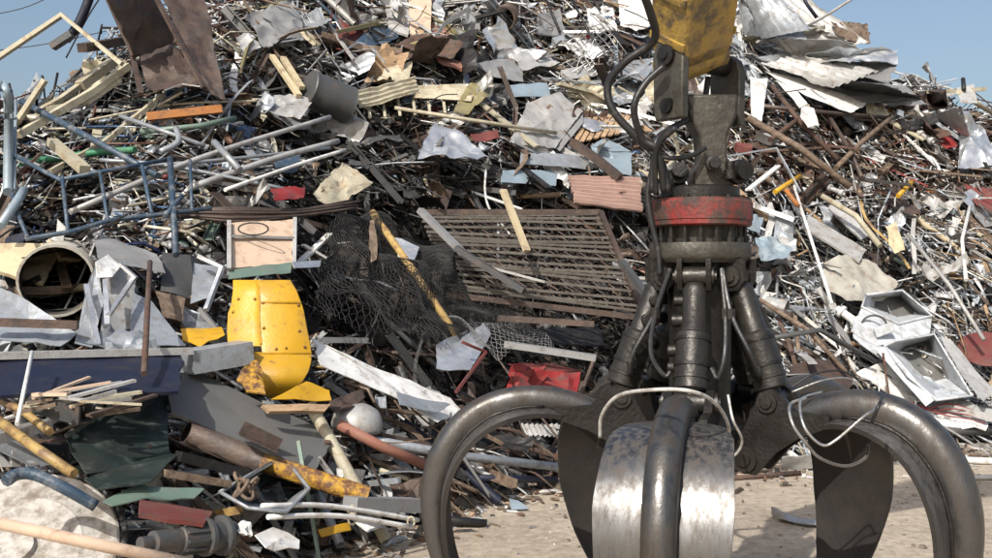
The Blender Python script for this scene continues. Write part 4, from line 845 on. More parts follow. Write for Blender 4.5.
# --- right slope
sheet('tan grey tarpaulin like sheet above the two pale housings', 'tarp', [(822, 262), (846, 252), (878, 262), (900, 284), (884, 300), (846, 302), (826, 284)], .4, .07, 2.5, nu=None)
note(at(858, 275), 'the tan tarpaulin sheet')
h1 = tubbox('light_housing', 'upper of two pale open housings on the right slope', 'housing', 'housing_grey', [(866, 295, .15), (902, 290, .05), (932, 316, .1), (898, 324, .2), (862, 307, .25)], [(876, 299), (900, 296), (918, 313), (897, 317), (874, 307)], .5, .40, .012, .014, 'plain_grey')
sheet('h1a', 'housing_grey', [(862, 307, .24), (898, 324, .19), (901, 341, .12), (876, 346, .12), (851, 331, .15)], .5, .008, 2, name='front_wall', parent=h1, ragged=0)
sheet('h1b', 'housing_grey', [(898, 324, .19), (932, 316, .09), (930, 333, .05), (901, 341, .12)], .5, .008, 2, name='side_wall', parent=h1, ragged=0)
cc = at(874, 326, .73); mb = MB(); tube(mb, [cc+Vector((.12*math.cos(a), -.03*math.cos(a), .11*math.sin(a))) for a in [i*math.pi/12 for i in range(25)]], .012, 6); mb.build('lamp_opening', 'darkgrey', h1)
mb = MB(); box(mb, at(884, 330, .80), (.20, .05, .10), Matrix.Rotation(-.35, 3, 'Y'), .01); mb.build('latch_box', 'housing_grey', h1)
h2 = tubbox('light_housing', 'lower of two pale open housings on the right slope', 'housing', 'housing_grey', [(884, 346, .2), (896, 341, .2), (934, 334, .1), (950, 360, .15), (972, 396, .25), (936, 400, .35), (908, 376, .35)], [(900, 350), (906, 346), (928, 341), (936, 360), (946, 378), (932, 382), (914, 368)], .5, .42, .012, .014, 'plain_grey')
sheet('h2a', 'housing_grey', [(876, 350, .2), (886, 346, .22), (934, 400, .36), (926, 406, .3)], .5, .01, 2, name='side_wall', parent=h2, ragged=0)
note(at(905, 345), 'the pale housings')
sheet('pale side flap left of the upper housing', 'housing_grey', [(852, 320, .3), (862, 326, .3), (888, 352, .3), (884, 362, .3), (852, 338, .3)], .3, .03)
sheet('long pale grey panel leading down right from the housings', 'lightgrey', [(940, 336, .2), (950, 338, .2), (996, 392, .4), (984, 404, .4), (958, 370, .3)], .4, .02, 2)
sheet('yellow brown chip board shred on the right slope', 'palewood', [(886, 226), (896, 222), (906, 250), (895, 254), (889, 244)], .5, .04, 6)
sheet('pale blue folded metal piece right of the flange', 'paleblue', [(754, 238, .3), (772, 234, .3), (792, 250, .3), (786, 260, .3), (760, 262, .3)], .4, .09, 5)
sheet('bluish white crumpled sheet between grapple and slope', 'paleblue', [(748, 212), (764, 216), (760, 234), (746, 230)], .4, .06, 6)
for i, (pts, r, m, lb) in enumerate([
    ([(794, 186, .4), (812, 242, .4), (832, 304, .4)], .018, 'white_paint', 'long thin white lath standing left of the tarpaulin sheet'),
    ([(908, 234, .4), (950, 286, .4), (984, 340, .4)], .022, 'lightgrey', 'long grey lath slanting down right of the tarpaulin sheet'),
    ([(970, 206, .3), (962, 240, .4), (966, 280, .3)], .022, 'white_paint', 'thin white rod standing near the right edge'),
    ([(760, 340, .4), (820, 330, .4), (876, 362, .3)], .026, 'darkgrey', 'dark bar crossing the slope left of the housings'),
    ([(822, 196, .4), (856, 216, .4), (880, 246, .4)], .035, 'cream', 'pale beam sloping down right above the tarpaulin sheet'),
    ([(760, 300, .3), (808, 330, .3), (846, 372, .3)], .025, 'tan_rust', 'tan rod sloping down right behind the right cylinder'),
    ([(775, 192, .4), (800, 176, .4)], .03, 'yellow', 'short yellow strip right of the hoses'),
    ([(786, 190, .5), (798, 206, .5)], .03, 'orange', 'small orange bar right of the red ring'),
    ([(898, 196, .4), (912, 182, .4)], .03, 'yellow', 'small yellow bar high on the right slope')]):
    bar(lb, m, pts, r, .35)
for k, pts in enumerate([[(808, 214), (868, 250), (860, 262), (802, 226)], [(836, 198), (872, 234), (862, 240), (828, 208)]]):
    sheet(['lower', 'upper'][k]+' of two grey weathered boards above the tarpaulin sheet', 'lightgrey', pts, .42, .01, th=.025, name='board', cat='board')
sheet('rounded brown rusty dome cap behind the right tine root', 'brown_rust', [(784, 380), (790, 366), (812, 358), (838, 362), (856, 378), (850, 390), (800, 392)], .5, .03)
dsc = thing_at('rusty_disc', at(984, 348, .4), 'dark maroon disc cut by the right picture edge', 'disc')
mb = MB(); lathe(mb, [(0, 0), (.26, 0), (.28, .02), (.26, .04), (.1, .05), (0, .05)], at(986, 350, .35), Vector((-.2, -.6, .8)), 28); hard(mb.build('disc_body', 'maroon', dsc))
for k, (m, pts, lb) in enumerate([
    ('white_paint', [(856, 372), (890, 360), (930, 404), (896, 400)], 'pale crumpled plate at the foot of the right slope, leftmost'),
    ('galvanised', [(890, 366), (930, 380), (960, 400), (930, 412)], 'grey plate behind the crest of the right tine'),
    ('lightgrey', [(918, 400), (956, 396), (998, 412), (998, 424), (940, 418)], 'grey crushed door at the foot of the slope, right edge'),
    ('white_paint', [(880, 404), (930, 410), (990, 424), (988, 430), (900, 420)], 'long white strip panel at the foot of the right slope')]):
    sheet(lb, m, pts, .4, .06, 4)
for k in range(4):
    bar('thin red wires tangled at the foot of the right slope', 'red', [(900+k*9, 398+k*3), (925+k*5, 408+k*2), (950+k*6, 404+k*5), (985, 414+k*3)], .006, .55, smooth=True, name='wire', cat='wire', group='red wires at the foot of the right slope')
bar('dark pipe lying level at the foot of the right slope', 'darkgrey', [(930, 432), (998, 430)], .045, .25, name='pipe', cat='pipe')
# --- lower left
gp = thing_at('bent_sheet_metal', at(120, 440, .5), 'dark green bent panel leaning in the lower left', 'sheet metal')
sheet('gp1', 'green', [(64, 438, .6), (112, 408, .6), (167, 388, .5), (172, 452, .6), (84, 478, .7)], .2, .03, 2, name='panel', parent=gp)
sheet('gp2', 'green', [(82, 479, .7), (172, 452, .6), (178, 454, .7), (150, 482, .85), (96, 488, .85)], .2, .02, 2, name='folded_lip', parent=gp)
mb = MB(); sweep(mb, P3([(66, 436, .65), (112, 406, .65), (168, 387, .55)], .2), rect(.02, .02), smooth=False); mb.build('edge_strip', 'green', gp)
note(at(120, 440), 'the dark green panel')
sheet('large flat grey board lying across the lower left', 'plain_grey', [(168, 392, .5), (188, 367, .4), (340, 438, .4), (318, 472, .5), (170, 412, .5)], .25, .008, 2, th=.02, name='board', cat='board')
note(at(240, 410), 'the flat grey board')
prof('dark square tube with open end above the green panel', 'darkgrey', [(26, 408, .7), (86, 424, .7)], cprof(.10, .09, .012), .25, name='square_tube', cat='tube')
prof('dark bar pointing left under the square tube', 'grey_paint', [(-10, 440, .7), (48, 424, .6)], rect(.08, .05), .25)
hollow('rusted half of a yellow flaking pipe below the grey board', 'brown_rust', (186, 432, .5), (262, 463, .5), .065, .22)
hollow('yellow flaking pipe continuing right below the grey board', 'yellow_worn', (258, 461, .52), (368, 496, .5), .055, .22)
prof('rusty bracket on the flaking pipe', 'brown_rust', [(238, 434, .7), (276, 452, .7)], lprof(.08, .01), .22, name='bracket', cat='bracket')
td = tubbox('metal_tray', 'open silver metal tray tilted in the lower left', 'tray', 'galvanised', [(220, 492, .6), (283, 456, .5), (309, 489, .6), (286, 512, .7), (248, 508, .7)], [(228, 492), (280, 462), (300, 488), (282, 504), (250, 502)], .25, .10, .01, .01)
note(at(264, 486), 'the silver tray')
for k in range(6):
    mb = MB(); c = at(238+5*(k % 3)+3, 482+6*(k//3)+2*k % 5, .95); ax = Vector((math.cos(k*1.3), math.sin(k*1.3)*.5, .7)).normalized(); x, y = frame_of(ax)
    tube(mb, [c+x*.035*math.cos(a)+y*.055*math.sin(a) for a in [i*math.pi/6 for i in range(13)]], .010, 6); tag(mb.build('chain_link', 'tan_rust'), 'rusty chain links heaped in the silver tray', 'chain', 'chain links in the silver tray')
bl = bar('blue arched tube at the lower left corner', 'blue', [(6, 481, .9), (18, 474, .9), (36, 475, .9), (66, 489, .9), (96, 506, .8)], .028, .2, smooth=True, name='blue_tube', cat='tube')
for k in range(22):
    u0 = rnd.uniform(14, 105); v0 = rnd.uniform(388, 416); du = rnd.uniform(25, 75); dv = -du*rnd.uniform(-.1, .4)
    m_ = rnd.choice(['tan_rust', 'cream', 'lightgrey', 'brown_rust', 'board']); prof(('long ' if du > 50 else 'short ')+{'tan_rust': 'tan rusty', 'cream': 'cream', 'lightgrey': 'pale grey', 'brown_rust': 'dark brown', 'board': 'pinkish tan'}[m_]+' lath heaped '+('flat' if abs(dv) < du*.15 else 'slanting')+' in front of the blue container'+(', left part' if u0 < 55 else ', right part'), m_, [(u0, v0, .9), (min(u0+du, 165), v0+dv, .9)], rect(rnd.uniform(.015, .04), rnd.uniform(.01, .02)), .15+.012*k, name='lath', cat='lath', group='laths heaped by the blue container')
# toothed disc
di = thing_at('toothed_disc', at(30, 540, .5), 'big white dirty disc with dark teeth in the lower left corner', 'toothed disc')
dn = Vector((.10, -.62, .78)).normalized(); dcn = at(14, 552, .45); x, y = frame_of(dn)
mb = MB(); lathe(mb, [(0, 0), (.44, 0), (.45, .006), (.44, .014), (.30, .015), (.29, .022), (.10, .022), (.09, .05), (0, .05)], dcn, dn, 60); hard(mb.build('disc_plate', 'dirty_white', di))
for k in range(46):
    a = 2*math.pi*k/46; r_ = x*math.cos(a)+y*math.sin(a); mb = MB(); box(mb, dcn+r_*.472, (.03, .035, .035), Matrix((x*math.cos(a)+y*math.sin(a), -x*math.sin(a)+y*math.cos(a), dn)).transposed(), .004); mb.build('tooth', 'black_metal', di)
mb = MB(); tube(mb, [dcn+(x*math.cos(a)+y*math.sin(a))*.472 for a in [i*math.pi/30 for i in range(61)]], .014, 6); mb.build('rim', 'darkgrey', di)
note(at(30, 520), 'the toothed disc')
bar('long tan pole in the lower left corner', 'board', [(-12, 521, 1.0), (90, 543, 1.0), (200, 566, .9)], .026, .2)
bar('yellow pipe at the left edge, upper one', 'ochre', [(-10, 396, .8), (22, 410, .8), (50, 432, .8)], .020, .25, name='yellow_pipe', cat='pipe')
bar('yellow pipe at the left edge, lower one', 'ochre', [(-10, 414, .8), (30, 444, .85), (74, 474, .9)], .024, .25, name='yellow_pipe', cat='pipe')
sheet('maroon plate lying at the bottom left of centre', 'maroon', [(138, 503, .7), (214, 515, .7), (205, 528, .8), (137, 518, .8)], .25, .01, 2, th=.02)
mo = thing_at('electric_motor', at(195, 538, .5), 'grey electric motor with flanges at the bottom', 'motor')
a, b = P3([(140, 544, .7), (232, 534, .7)], .22); L_ = (b-a).length
mb = MB(); lathe(mb, [(0, 0), (.03, 0), (.03, L_*.12), (.05, L_*.13), (.05, L_*.4), (.06, L_*.41), (.06, L_*.66), (.085, L_*.67), (.085, L_*.71), (.065, L_*.72), (.065, L_*.85), (.09, L_*.86), (.09, L_*.90), (.06, L_*.91), (.06, L_), (0, L_)], a, b-a, 24); hard(mb.build('motor_body', 'darkgrey', mo))
for k in range(10):
    an = 2*math.pi*k/10; ax = (b-a).normalized(); x, y = frame_of(ax); r_ = x*math.cos(an)+y*math.sin(an); mb = MB(); box(mb, a+ax*L_*.53+r_*.064, (.012, .012, L_*.22), Matrix((x*math.cos(an)+y*math.sin(an), -x*math.sin(an)+y*math.cos(an), ax)).transposed()); mb.build('cooling_fin', 'darkgrey', mo)
note(at(190, 538), 'the grey motor')
sheet('white crumpled paper like foil right of the motor', 'white_paint', [(234, 522, .8), (246, 518, .8), (256, 530, .8), (246, 538, .8)], .25, .05, 10, ragged=.2)
sheet('white torn wrapper lying right of the motor', 'white_paint', [(254, 536, .8), (270, 530, .8), (302, 538, .8), (298, 551, .8), (264, 550, .8)], .25, .05, 10)
sheet('grey green strip sheet in the lower left middle', 'greengrey', [(102, 500, .7), (140, 486, .7), (206, 490, .7), (196, 497, .7), (146, 498, .7), (112, 506, .7)], .25, .03)
prof('thin brown tube end pointing left under the pipe', 'tan_rust', [(164, 473, .7), (230, 484, .7)], rect(.035, .035), .25)
prof('black steel rail under the flaking pipe', 'black_metal', [(178, 456, .65), (246, 474, .6)], rect(.06, .05), .25)
prof('grey beam end right of the flat grey board', 'grey_paint', [(350, 504, .5), (416, 505, .4)], rect(.11, .08), .22)
for k, pts in enumerate(([(262, 506, .6), (330, 506, .5), (418, 520, .4)], [(268, 517, .6), (340, 516, .5), (412, 527, .4)])):
    bar(['upper', 'lower'][k]+' of two white thin pipes lying at the heap foot', 'white_paint', pts, .014, .3, smooth=True, name='thin_pipe', cat='pipe')
for k, (u, v) in enumerate(((352, 511), (352, 519), (411, 522))):
    mb = MB(); c = at(u, v, .72); tube(mb, [c+Vector((.02*math.cos(a), .0, .03*math.sin(a))) for a in [i*math.pi/8 for i in range(17)]], .006, 6); tag(mb.build('clip_ring', 'cream'), 'small cream clip rings on the white thin pipes', 'ring', 'clip rings on the white pipes')
sheet('yellow green chip lying at the heap foot', 'yellow', [(318, 529), (350, 522), (352, 530), (322, 536)], .45, .02)
bar('black pipe end lying on the ground at the heap foot', 'black_metal', [(414, 517, 0), (487, 524, 0)], .03, .12, name='pipe_end', cat='pipe')
bar('long brown red pipe sloping down to the left tine', 'terracotta', [(338, 424, .4), (380, 446, .4), (424, 464, .3)], .035, .3, name='long_pipe', cat='pipe')
bar('long grey pipe lying level behind the left tine', 'galvanised', [(360, 438, .3), (460, 456, .3), (558, 467, .2)], .032, .3, name='long_pipe', cat='pipe')
bar('blue pipe lying low behind the left tine', 'navy', [(478, 478, .1), (556, 480, .1)], .026, .2, name='long_pipe', cat='pipe')
for k, (pts, m) in enumerate((([(448, 456), (490, 476)], 'white_paint'), ([(470, 462), (512, 484)], 'white_paint'), ([(500, 432), (528, 452)], 'lightgrey'), ([(486, 440), (520, 448)], 'white_paint'), ([(430, 470), (478, 492)], 'tan_rust'), ([(364, 456), (420, 482)], 'tan_rust'), ([(380, 470), (424, 484)], 'cream'))):
    bar(['first', 'second', 'third', 'fourth', 'fifth', 'sixth', 'seventh'][k]+' thin rod from the right among those spread at the heap foot' if 0 else ['short white rod crossing under the grey pipe', 'short white rod nearest the bare ground', 'grey rod end above the grey pipe', 'short white rod beside the left tine arch', 'tan rod inside the left tine arch', 'tan rod below the brown red pipe', 'cream rod below the brown red pipe'][k], m, pts, .016, .28)
sheet('pale ribbed sheet behind the crest of the left tine', 'lightgrey', [(520, 424), (560, 424), (566, 436), (526, 436)], .3, .01, corr=.01, cdir=0, n_corr=8)
hc = at(357, 424, .60); mb = MB(); lathe(mb, [(.165, -.03), (.168, .0), (.158, .05), (.130, .095), (.08, .122), (0, .132)], hc, Vector((.12, -.12, .98)), 32); tag(mb.build('round_cap', 'lightgrey'), 'white round cap lying beside the long white panel', 'cap')
sheet('dirty brown ladle shaped scrap above the white round cap', 'brown_rust', [(330, 400, .3), (346, 393, .3), (362, 390, .3), (366, 397, .3), (352, 408, .35), (334, 412, .35)], .45, .04, 5, th=.02, name='ladle_scrap', cat='scrap')
# on the bare ground
def gpt(u, v, z=0.0): D = F*(CAMZ-z)/(v-CV); return Vector(((u-CU)/F*D, D, z))
mb = MB(); pr = [gpt(774, 512, .01), gpt(790, 520, .02), gpt(815, 524, .02), gpt(848, 522, .02)]
sweep(mb, smooth_path(pr, 4), [(-.05, 0), (0, .02), (.05, .005), (.05, .01), (0, .03), (-.05, .008)], smooth=False, scales=[.5, .8, 1.2, 1, 1.1, 1, .9, 1, .9, .8, 1, .8, .7][:len(smooth_path(pr, 4))]); tag(mb.build('metal_strip', 'galvanised'), 'bent silver strip lying on the bare ground right of centre', 'strip')
def gsheet(label, m, pts, h, **k):
    P = [gpt(u, v, z) for u, v, z in pts]; q = [(*proj(p), 0) for p in P]; c = sum((p.y for p in P))/len(P)
    q = [(a[0], a[1], c-p.y) for a, p in zip(q, P)]; return sheet(label, m, q, 0, D=c, **k)
gsheet('upright curled end piece of silver sheet on the ground', 'lightgrey', [(773, 508, .13), (780, 510, .10), (788, 520, .03), (775, 521, .02)], 0, amp=.02)
gsheet('small clear shard lying on the ground behind the left tine', 'paleblue', [(509, 498, .08), (518, 500, .06), (530, 508, .02), (512, 509, .02)], 0, amp=.03)
gsheet('pale grey box lid at the edge of the ground behind the hub', 'lightgrey', [(782, 458, .14), (822, 452, .16), (828, 468, .02), (780, 470, .02)], 0, amp=.04)
for lb, m, a, b, r in (('rusty rod lying on the ground behind the hub', 'rust', (712, 480), (800, 473), .02), ('second rusty rod lying on the ground behind the hub', 'tan_rust', (722, 474), (772, 470), .015), ('white pole lying on the ground at the right edge, far one', 'white_paint', (962, 460), (1010, 462), .03), ('grey pole lying on the ground at the right edge, near one', 'lightgrey', (950, 478), (1010, 477), .022)):
    mb = MB(); tube(mb, [gpt(a[0], a[1], r), gpt(b[0], b[1], r)], r, 8); tag(mb.build('rod_on_ground', m), lb, 'rod')
# ---------------------------------------------------------------- the countless rest of the heap
WORD = {'aluminium': 'silver', 'galvanised': 'grey blue', 'white_paint': 'white', 'grey_paint': 'grey', 'lightgrey': 'pale grey', 'darkgrey': 'dark grey', 'black_metal': 'black', 'rust': 'rusty red', 'brown_rust': 'dark brown', 'tan_rust': 'tan rusty', 'cream': 'cream', 'wood': 'brown wooden', 'palewood': 'pale wooden', 'blue': 'blue', 'paleblue': 'pale blue', 'navy': 'navy', 'green': 'dark green', 'greengrey': 'grey green', 'yellow': 'yellow', 'red': 'red', 'maroon': 'maroon', 'terracotta': 'terracotta', 'pink': 'pink', 'orange': 'orange', 'rubber': 'black rubber', 'olive': 'olive', 'ochre': 'ochre', 'tarp': 'tan', 'chrome': 'bright', 'brightgreen': 'green', 'cable_white': 'white'}
def pal(u, v):
    """colours and the lie of the scrap over the heap"""
    if u > 690:
        if v < 95: return [('aluminium', 4), ('galvanised', 3), ('lightgrey', 4), ('white_paint', 3), ('grey_paint', 2), ('cream', 1), ('tan_rust', 1)], (-20, 22), .6
        if v < 200: return [('rust', 3), ('brown_rust', 4), ('tan_rust', 4), ('lightgrey', 3), ('white_paint', 2), ('galvanised', 2), ('cream', 1), ('black_metal', 2), ('maroon', .4), ('orange', .1), ('yellow', .1), ('red', .15)], (-35, 35), .35
        return [('lightgrey', 7), ('galvanised', 5), ('white_paint', 2.2), ('aluminium', 3), ('brown_rust', 2.2), ('tan_rust', 2.2), ('rust', .6), ('cream', 1.4), ('grey_paint', 2), ('black_metal', 1), ('wood', .8), ('greengrey', .3), ('ochre', .2)], (-52, 28), .25
    if u < 240 and v < 240:
        return [('lightgrey', 3), ('cream', 2), ('galvanised', 3), ('brown_rust', 3), ('rust', 1), ('black_metal', 3), ('white_paint', 1), ('tan_rust', 2), ('blue', 1), ('greengrey', .6), ('maroon', .3)], (15, 40), .25
    if v > 420 and u > 320:
        return [('lightgrey', 3), ('tan_rust', 4), ('rust', 2), ('grey_paint', 3), ('white_paint', 1.2), ('galvanised', 2), ('brown_rust', 3), ('black_metal', 1.5), ('navy', .5), ('cream', 1), ('terracotta', .02)], (-12, 25), .2
    if u < 330 and v > 240:
        return [('darkgrey', 3), ('grey_paint', 3), ('lightgrey', 2), ('galvanised', 3), ('brown_rust', 3), ('tan_rust', 2), ('black_metal', 3), ('rust', 1.5), ('navy', .6), ('white_paint', .8), ('cream', .8), ('ochre', .3), ('greengrey', .8)], (-8, 40), .35
    if 290 < u < 660 and v > 200:  # central hollow: dark scrap, with the overhangs' shade also put into the colours
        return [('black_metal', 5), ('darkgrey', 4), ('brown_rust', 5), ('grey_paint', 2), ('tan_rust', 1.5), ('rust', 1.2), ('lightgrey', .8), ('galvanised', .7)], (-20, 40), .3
    return [('lightgrey', 4), ('galvanised', 3), ('cream', 2), ('white_paint', 2), ('brown_rust', 3), ('tan_rust', 3), ('rust', 1.5), ('black_metal', 2.5), ('grey_paint', 3), ('aluminium', 1.5), ('blue', .3), ('paleblue', .25), ('terracotta', .02), ('wood', 1), ('maroon', .15), ('olive', .5), ('red', .08)], (-8, 40), .4
def pick(L_):
    t = rnd.uniform(0, sum(w for _, w in L_)); 
    for k, w in L_:
        t -= w
        if t <= 0: return k
    return L_[-1][0]
def vec_rand(p, th, tilt):
    ex, ey, n = slope_frame(p.x, p.y); t = R(th)
    return (ex*math.cos(t)+ey*math.sin(t)).normalized(), (-ex*math.sin(t)+ey*math.cos(t)).normalized(), n
def place(kind, P, th, tilt, L_, m, k):
    """returns a mesh builder for one piece of scrap centred at P"""
    d, s, n = vec_rand(P, th, tilt); d = (d+n*tilt).normalized(); s = (s-d*s.dot(d)).normalized(); n = d.cross(s).normalized()
    mb = MB(); bend = rnd.uniform(-.12, .12)*L_; a = P-d*L_/2; b = P+d*L_/2; c = P+s*bend+n*abs(rnd.uniform(0, .08))*L_
    if kind == 'rod': tube(mb, smooth_path([a, c, b], 3), rnd.uniform(.006, .012), 5)
    elif kind == 'pipe': pipe(mb, a, b, rnd.uniform(.016, .042), 10, .15)
    elif kind == 'square_tube': w_ = rnd.uniform(.02, .05); sweep(mb, [a, b], rect(w_, w_*rnd.uniform(.5, 1)), smooth=False)
    elif kind == 'angle_bar': sweep(mb, [a, c, b], lprof(rnd.uniform(.03, .06), .005), smooth=False)
    elif kind == 'channel_bar': sweep(mb, [a, b], cprof(rnd.uniform(.04, .09), rnd.uniform(.02, .045), .005), smooth=False)
    elif kind == 'heavy_profile':
        w_ = rnd.uniform(.07, .13); h_ = w_*rnd.uniform(.5, 1); t_ = .012; sweep(mb, [a, c if rnd.random() < .3 else P, b], [(-w_/2, 0), (w_/2, 0), (w_/2, t_), (t_/2, t_), (t_/2, h_-t_), (w_/2, h_-t_), (w_/2, h_), (-w_/2, h_), (-w_/2, h_-t_), (-t_/2, h_-t_), (-t_/2, t_), (-w_/2, t_)], smooth=False)
    elif kind == 'metal_strip':
        w_ = rnd.uniform(.025, .085); path = smooth_path([a, P-d*L_*.15+n*rnd.uniform(-.05, .08)+s*bend, P+d*L_*.2+n*rnd.uniform(-.03, .1), b], 3); sweep(mb, path, rect(w_, .006), smooth=False)
    elif kind == 'cable':
        pts = [P+d*L_*(t-.5)+s*rnd.uniform(-.14, .14)+n*rnd.uniform(0, .12) for t in (0, .2, .4, .6, .8, 1)]; tube(mb, smooth_path(pts, 4), rnd.uniform(.004, .010), 5)
    elif kind in ('sheet_scrap', 'crumpled_sheet', 'plank', 'ribbed_sheet'):
        W_ = L_*rnd.uniform(.22, .65) if kind != 'plank' else rnd.uniform(.05, .11); na = max(3, int(L_/.06)); nb_ = max(2, int(W_/.06)); amp = {'sheet_scrap': .06, 'crumpled_sheet': .14, 'plank': 0, 'ribbed_sheet': .012}[kind]
        if kind == 'ribbed_sheet': nb_ = 24
        f1, f2 = rnd.uniform(-.35, .35), rnd.uniform(-.35, .35); g1, g2 = (rnd.gauss(0, .55), rnd.gauss(0, .7)) if kind != 'plank' else (0, 0); V = []; sh = rnd.uniform(-.3, .3); tp = rnd.uniform(.5, 1.1); cu = rnd.uniform(-.2, .2)*L_ if kind != 'plank' else 0
        for i in range(na+1):
            for j in range(nb_+1):
                x = i/na-.5; y = (j/nb_-.5)*(1+(tp-1)*(x+.5)); p = P+d*L_*(x+sh*y*W_/L_)+s*W_*y
                z = g1*abs(x-f1)*L_+g2*max(0, (j/nb_-.5)-f2+.4*x)*W_+amp*ridge(p, 4.5, k)+cu*x*x*2+(.012*math.sin(j*math.pi/2) if kind == 'ribbed_sheet' else 0)
                if kind != 'plank': p = p+d*.07*noise.noise(p*7)+s*.06*noise.noise(p*8+Vector((5, 5, 5)))
                V.append(p+n*z)
        th_ = .022 if kind == 'plank' else .005; M = len(V); q = nb_+1
        fs = [(i*q+j, (i+1)*q+j, (i+1)*q+j+1, i*q+j+1) for i in range(na) for j in range(nb_)]
        rim = [i*q for i in range(na)]+[na*q+j for j in range(nb_)]+[(na-i)*q+nb_ for i in range(na)]+[nb_-j for j in range(nb_)]
        mb.add(V+[p-n*th_ for p in V], fs+[tuple(i+M for i in f[::-1]) for f in fs]+[(rim[i], rim[(i+1) % len(rim)], rim[(i+1) % len(rim)]+M, rim[i]+M) for i in range(len(rim))], False)
    elif kind == 'flanged_part':
        r_ = rnd.uniform(.03, .07); l = min(L_, .3); lathe(mb, [(0, 0), (r_*.5, 0), (r_*.5, l*.15), (r_, l*.16), (r_, l*.28), (r_*.6, l*.3), (r_*.65, l*.75), (r_*.95, l*.77), (r_*.95, l*.9), (r_*.3, l*.92), (r_*.3, l), (0, l)], a, d, 14)
    elif kind == 'crushed_can':
        r_ = rnd.uniform(.05, .11); l = r_*2.4; o = len(mb.v); lathe(mb, [(r_*.8, .02), (r_, 0), (r_*.93, l*.3), (r_*1.0, l*.35), (r_*.9, l*.65), (r_, l*.7), (r_, l), (r_*.9, l), (r_*.86, l*.2), (0, l*.2)], a, d, 16)
        mb.v = [tuple(Vector(p)+n*.05*noise.noise(Vector(p)*9)-n*.35*max(0, (Vector(p)-P).dot(n))) for p in mb.v]
    elif kind == 'box_section': box(mb, P, (L_*.6, L_*.4, L_*.25), Matrix((d, s, n)).transposed()); mb.v = [tuple(Vector(p)+Vector((1, 1, 1))*.05*noise.noise(Vector(p)*6)) for p in mb.v]
    return mb
NICE = {'heavy_profile': 'heavy beam', 'rod': 'rod', 'pipe': 'pipe', 'square_tube': 'square tube', 'angle_bar': 'angle bar', 'channel_bar': 'channel bar', 'metal_strip': 'bent strip', 'cable': 'cable', 'sheet_scrap': 'sheet scrap', 'crumpled_sheet': 'crumpled sheet', 'plank': 'plank', 'ribbed_sheet': 'ribbed sheet', 'flanged_part': 'flanged part', 'crushed_can': 'crushed can', 'box_section': 'battered block'}
COUNT = [('rod', 240, .5, 1.5), ('pipe', 130, .35, 1.3), ('square_tube', 170, .35, 1.4), ('angle_bar', 190, .35, 1.4), ('channel_bar', 110, .35, 1.3), ('heavy_profile', 70, .6, 1.5), ('metal_strip', 295, .4, 1.3), ('cable', 170, .6, 1.5), ('sheet_scrap', 180, .3, .8), ('crumpled_sheet', 298, .32, 1.1), ('plank', 50, .3, .9), ('ribbed_sheet', 50, .4, .9), ('flanged_part', 60, .15, .38), ('crushed_can', 36, .2, .3), ('box_section', 36, .15, .45)]
NOZONE = [(0, 80, 215, 250, .35), (75, 250, 230, 350, .25), (215, 110, 345, 200, .4), (434, 118, 495, 162, .3), (560, 140, 640, 180, .35), (228, 220, 312, 398, .25), (420, 212, 640, 318, .12), (64, 388, 176, 480, .3), (175, 370, 335, 465, .3), (0, 484, 120, 558, .4), (105, 0, 225, 105, .15), (850, 285, 985, 405, .06), (820, 250, 905, 300, .1), (348, 78, 480, 116, .35), (505, 90, 583, 150, .25), (790, 20, 900, 86, .2), (762, 70, 868, 114, .25), (570, 178, 642, 214, .25), (310, 338, 460, 424, .35), (0, 350, 190, 392, .3), (800, 250, 900, 300, .35), (220, 455, 310, 512, .35), (735, -20, 800, 45, .2), (932, 104, 996, 168, .3), (310, 160, 376, 206, .4), (320, 230, 470, 335, .15)]
def sample_spot(bias=.5):
    while True:
        if rnd.random() < bias: x = rnd.uniform(-6.5, 8.5); y = rnd.uniform(4.4, 16.5)
        else: u = rnd.uniform(-40, 1030); v = rnd.uniform(-40, 560); D = depth(u, v); \
            x, y = ((u-CU)/F*D, D) if D else (99, 99)
        if x == 99: continue
        t = y-float(np.interp(x, *YB))
        if t < .05: continue
        h = float(heap(x, y)); 
        if h <= .02: continue
        u, v = proj((x, y, h))
        if not (-120 < u < 1110 and -160 < v < 640): continue
        return x, y, h, u, v
used_labels = {}
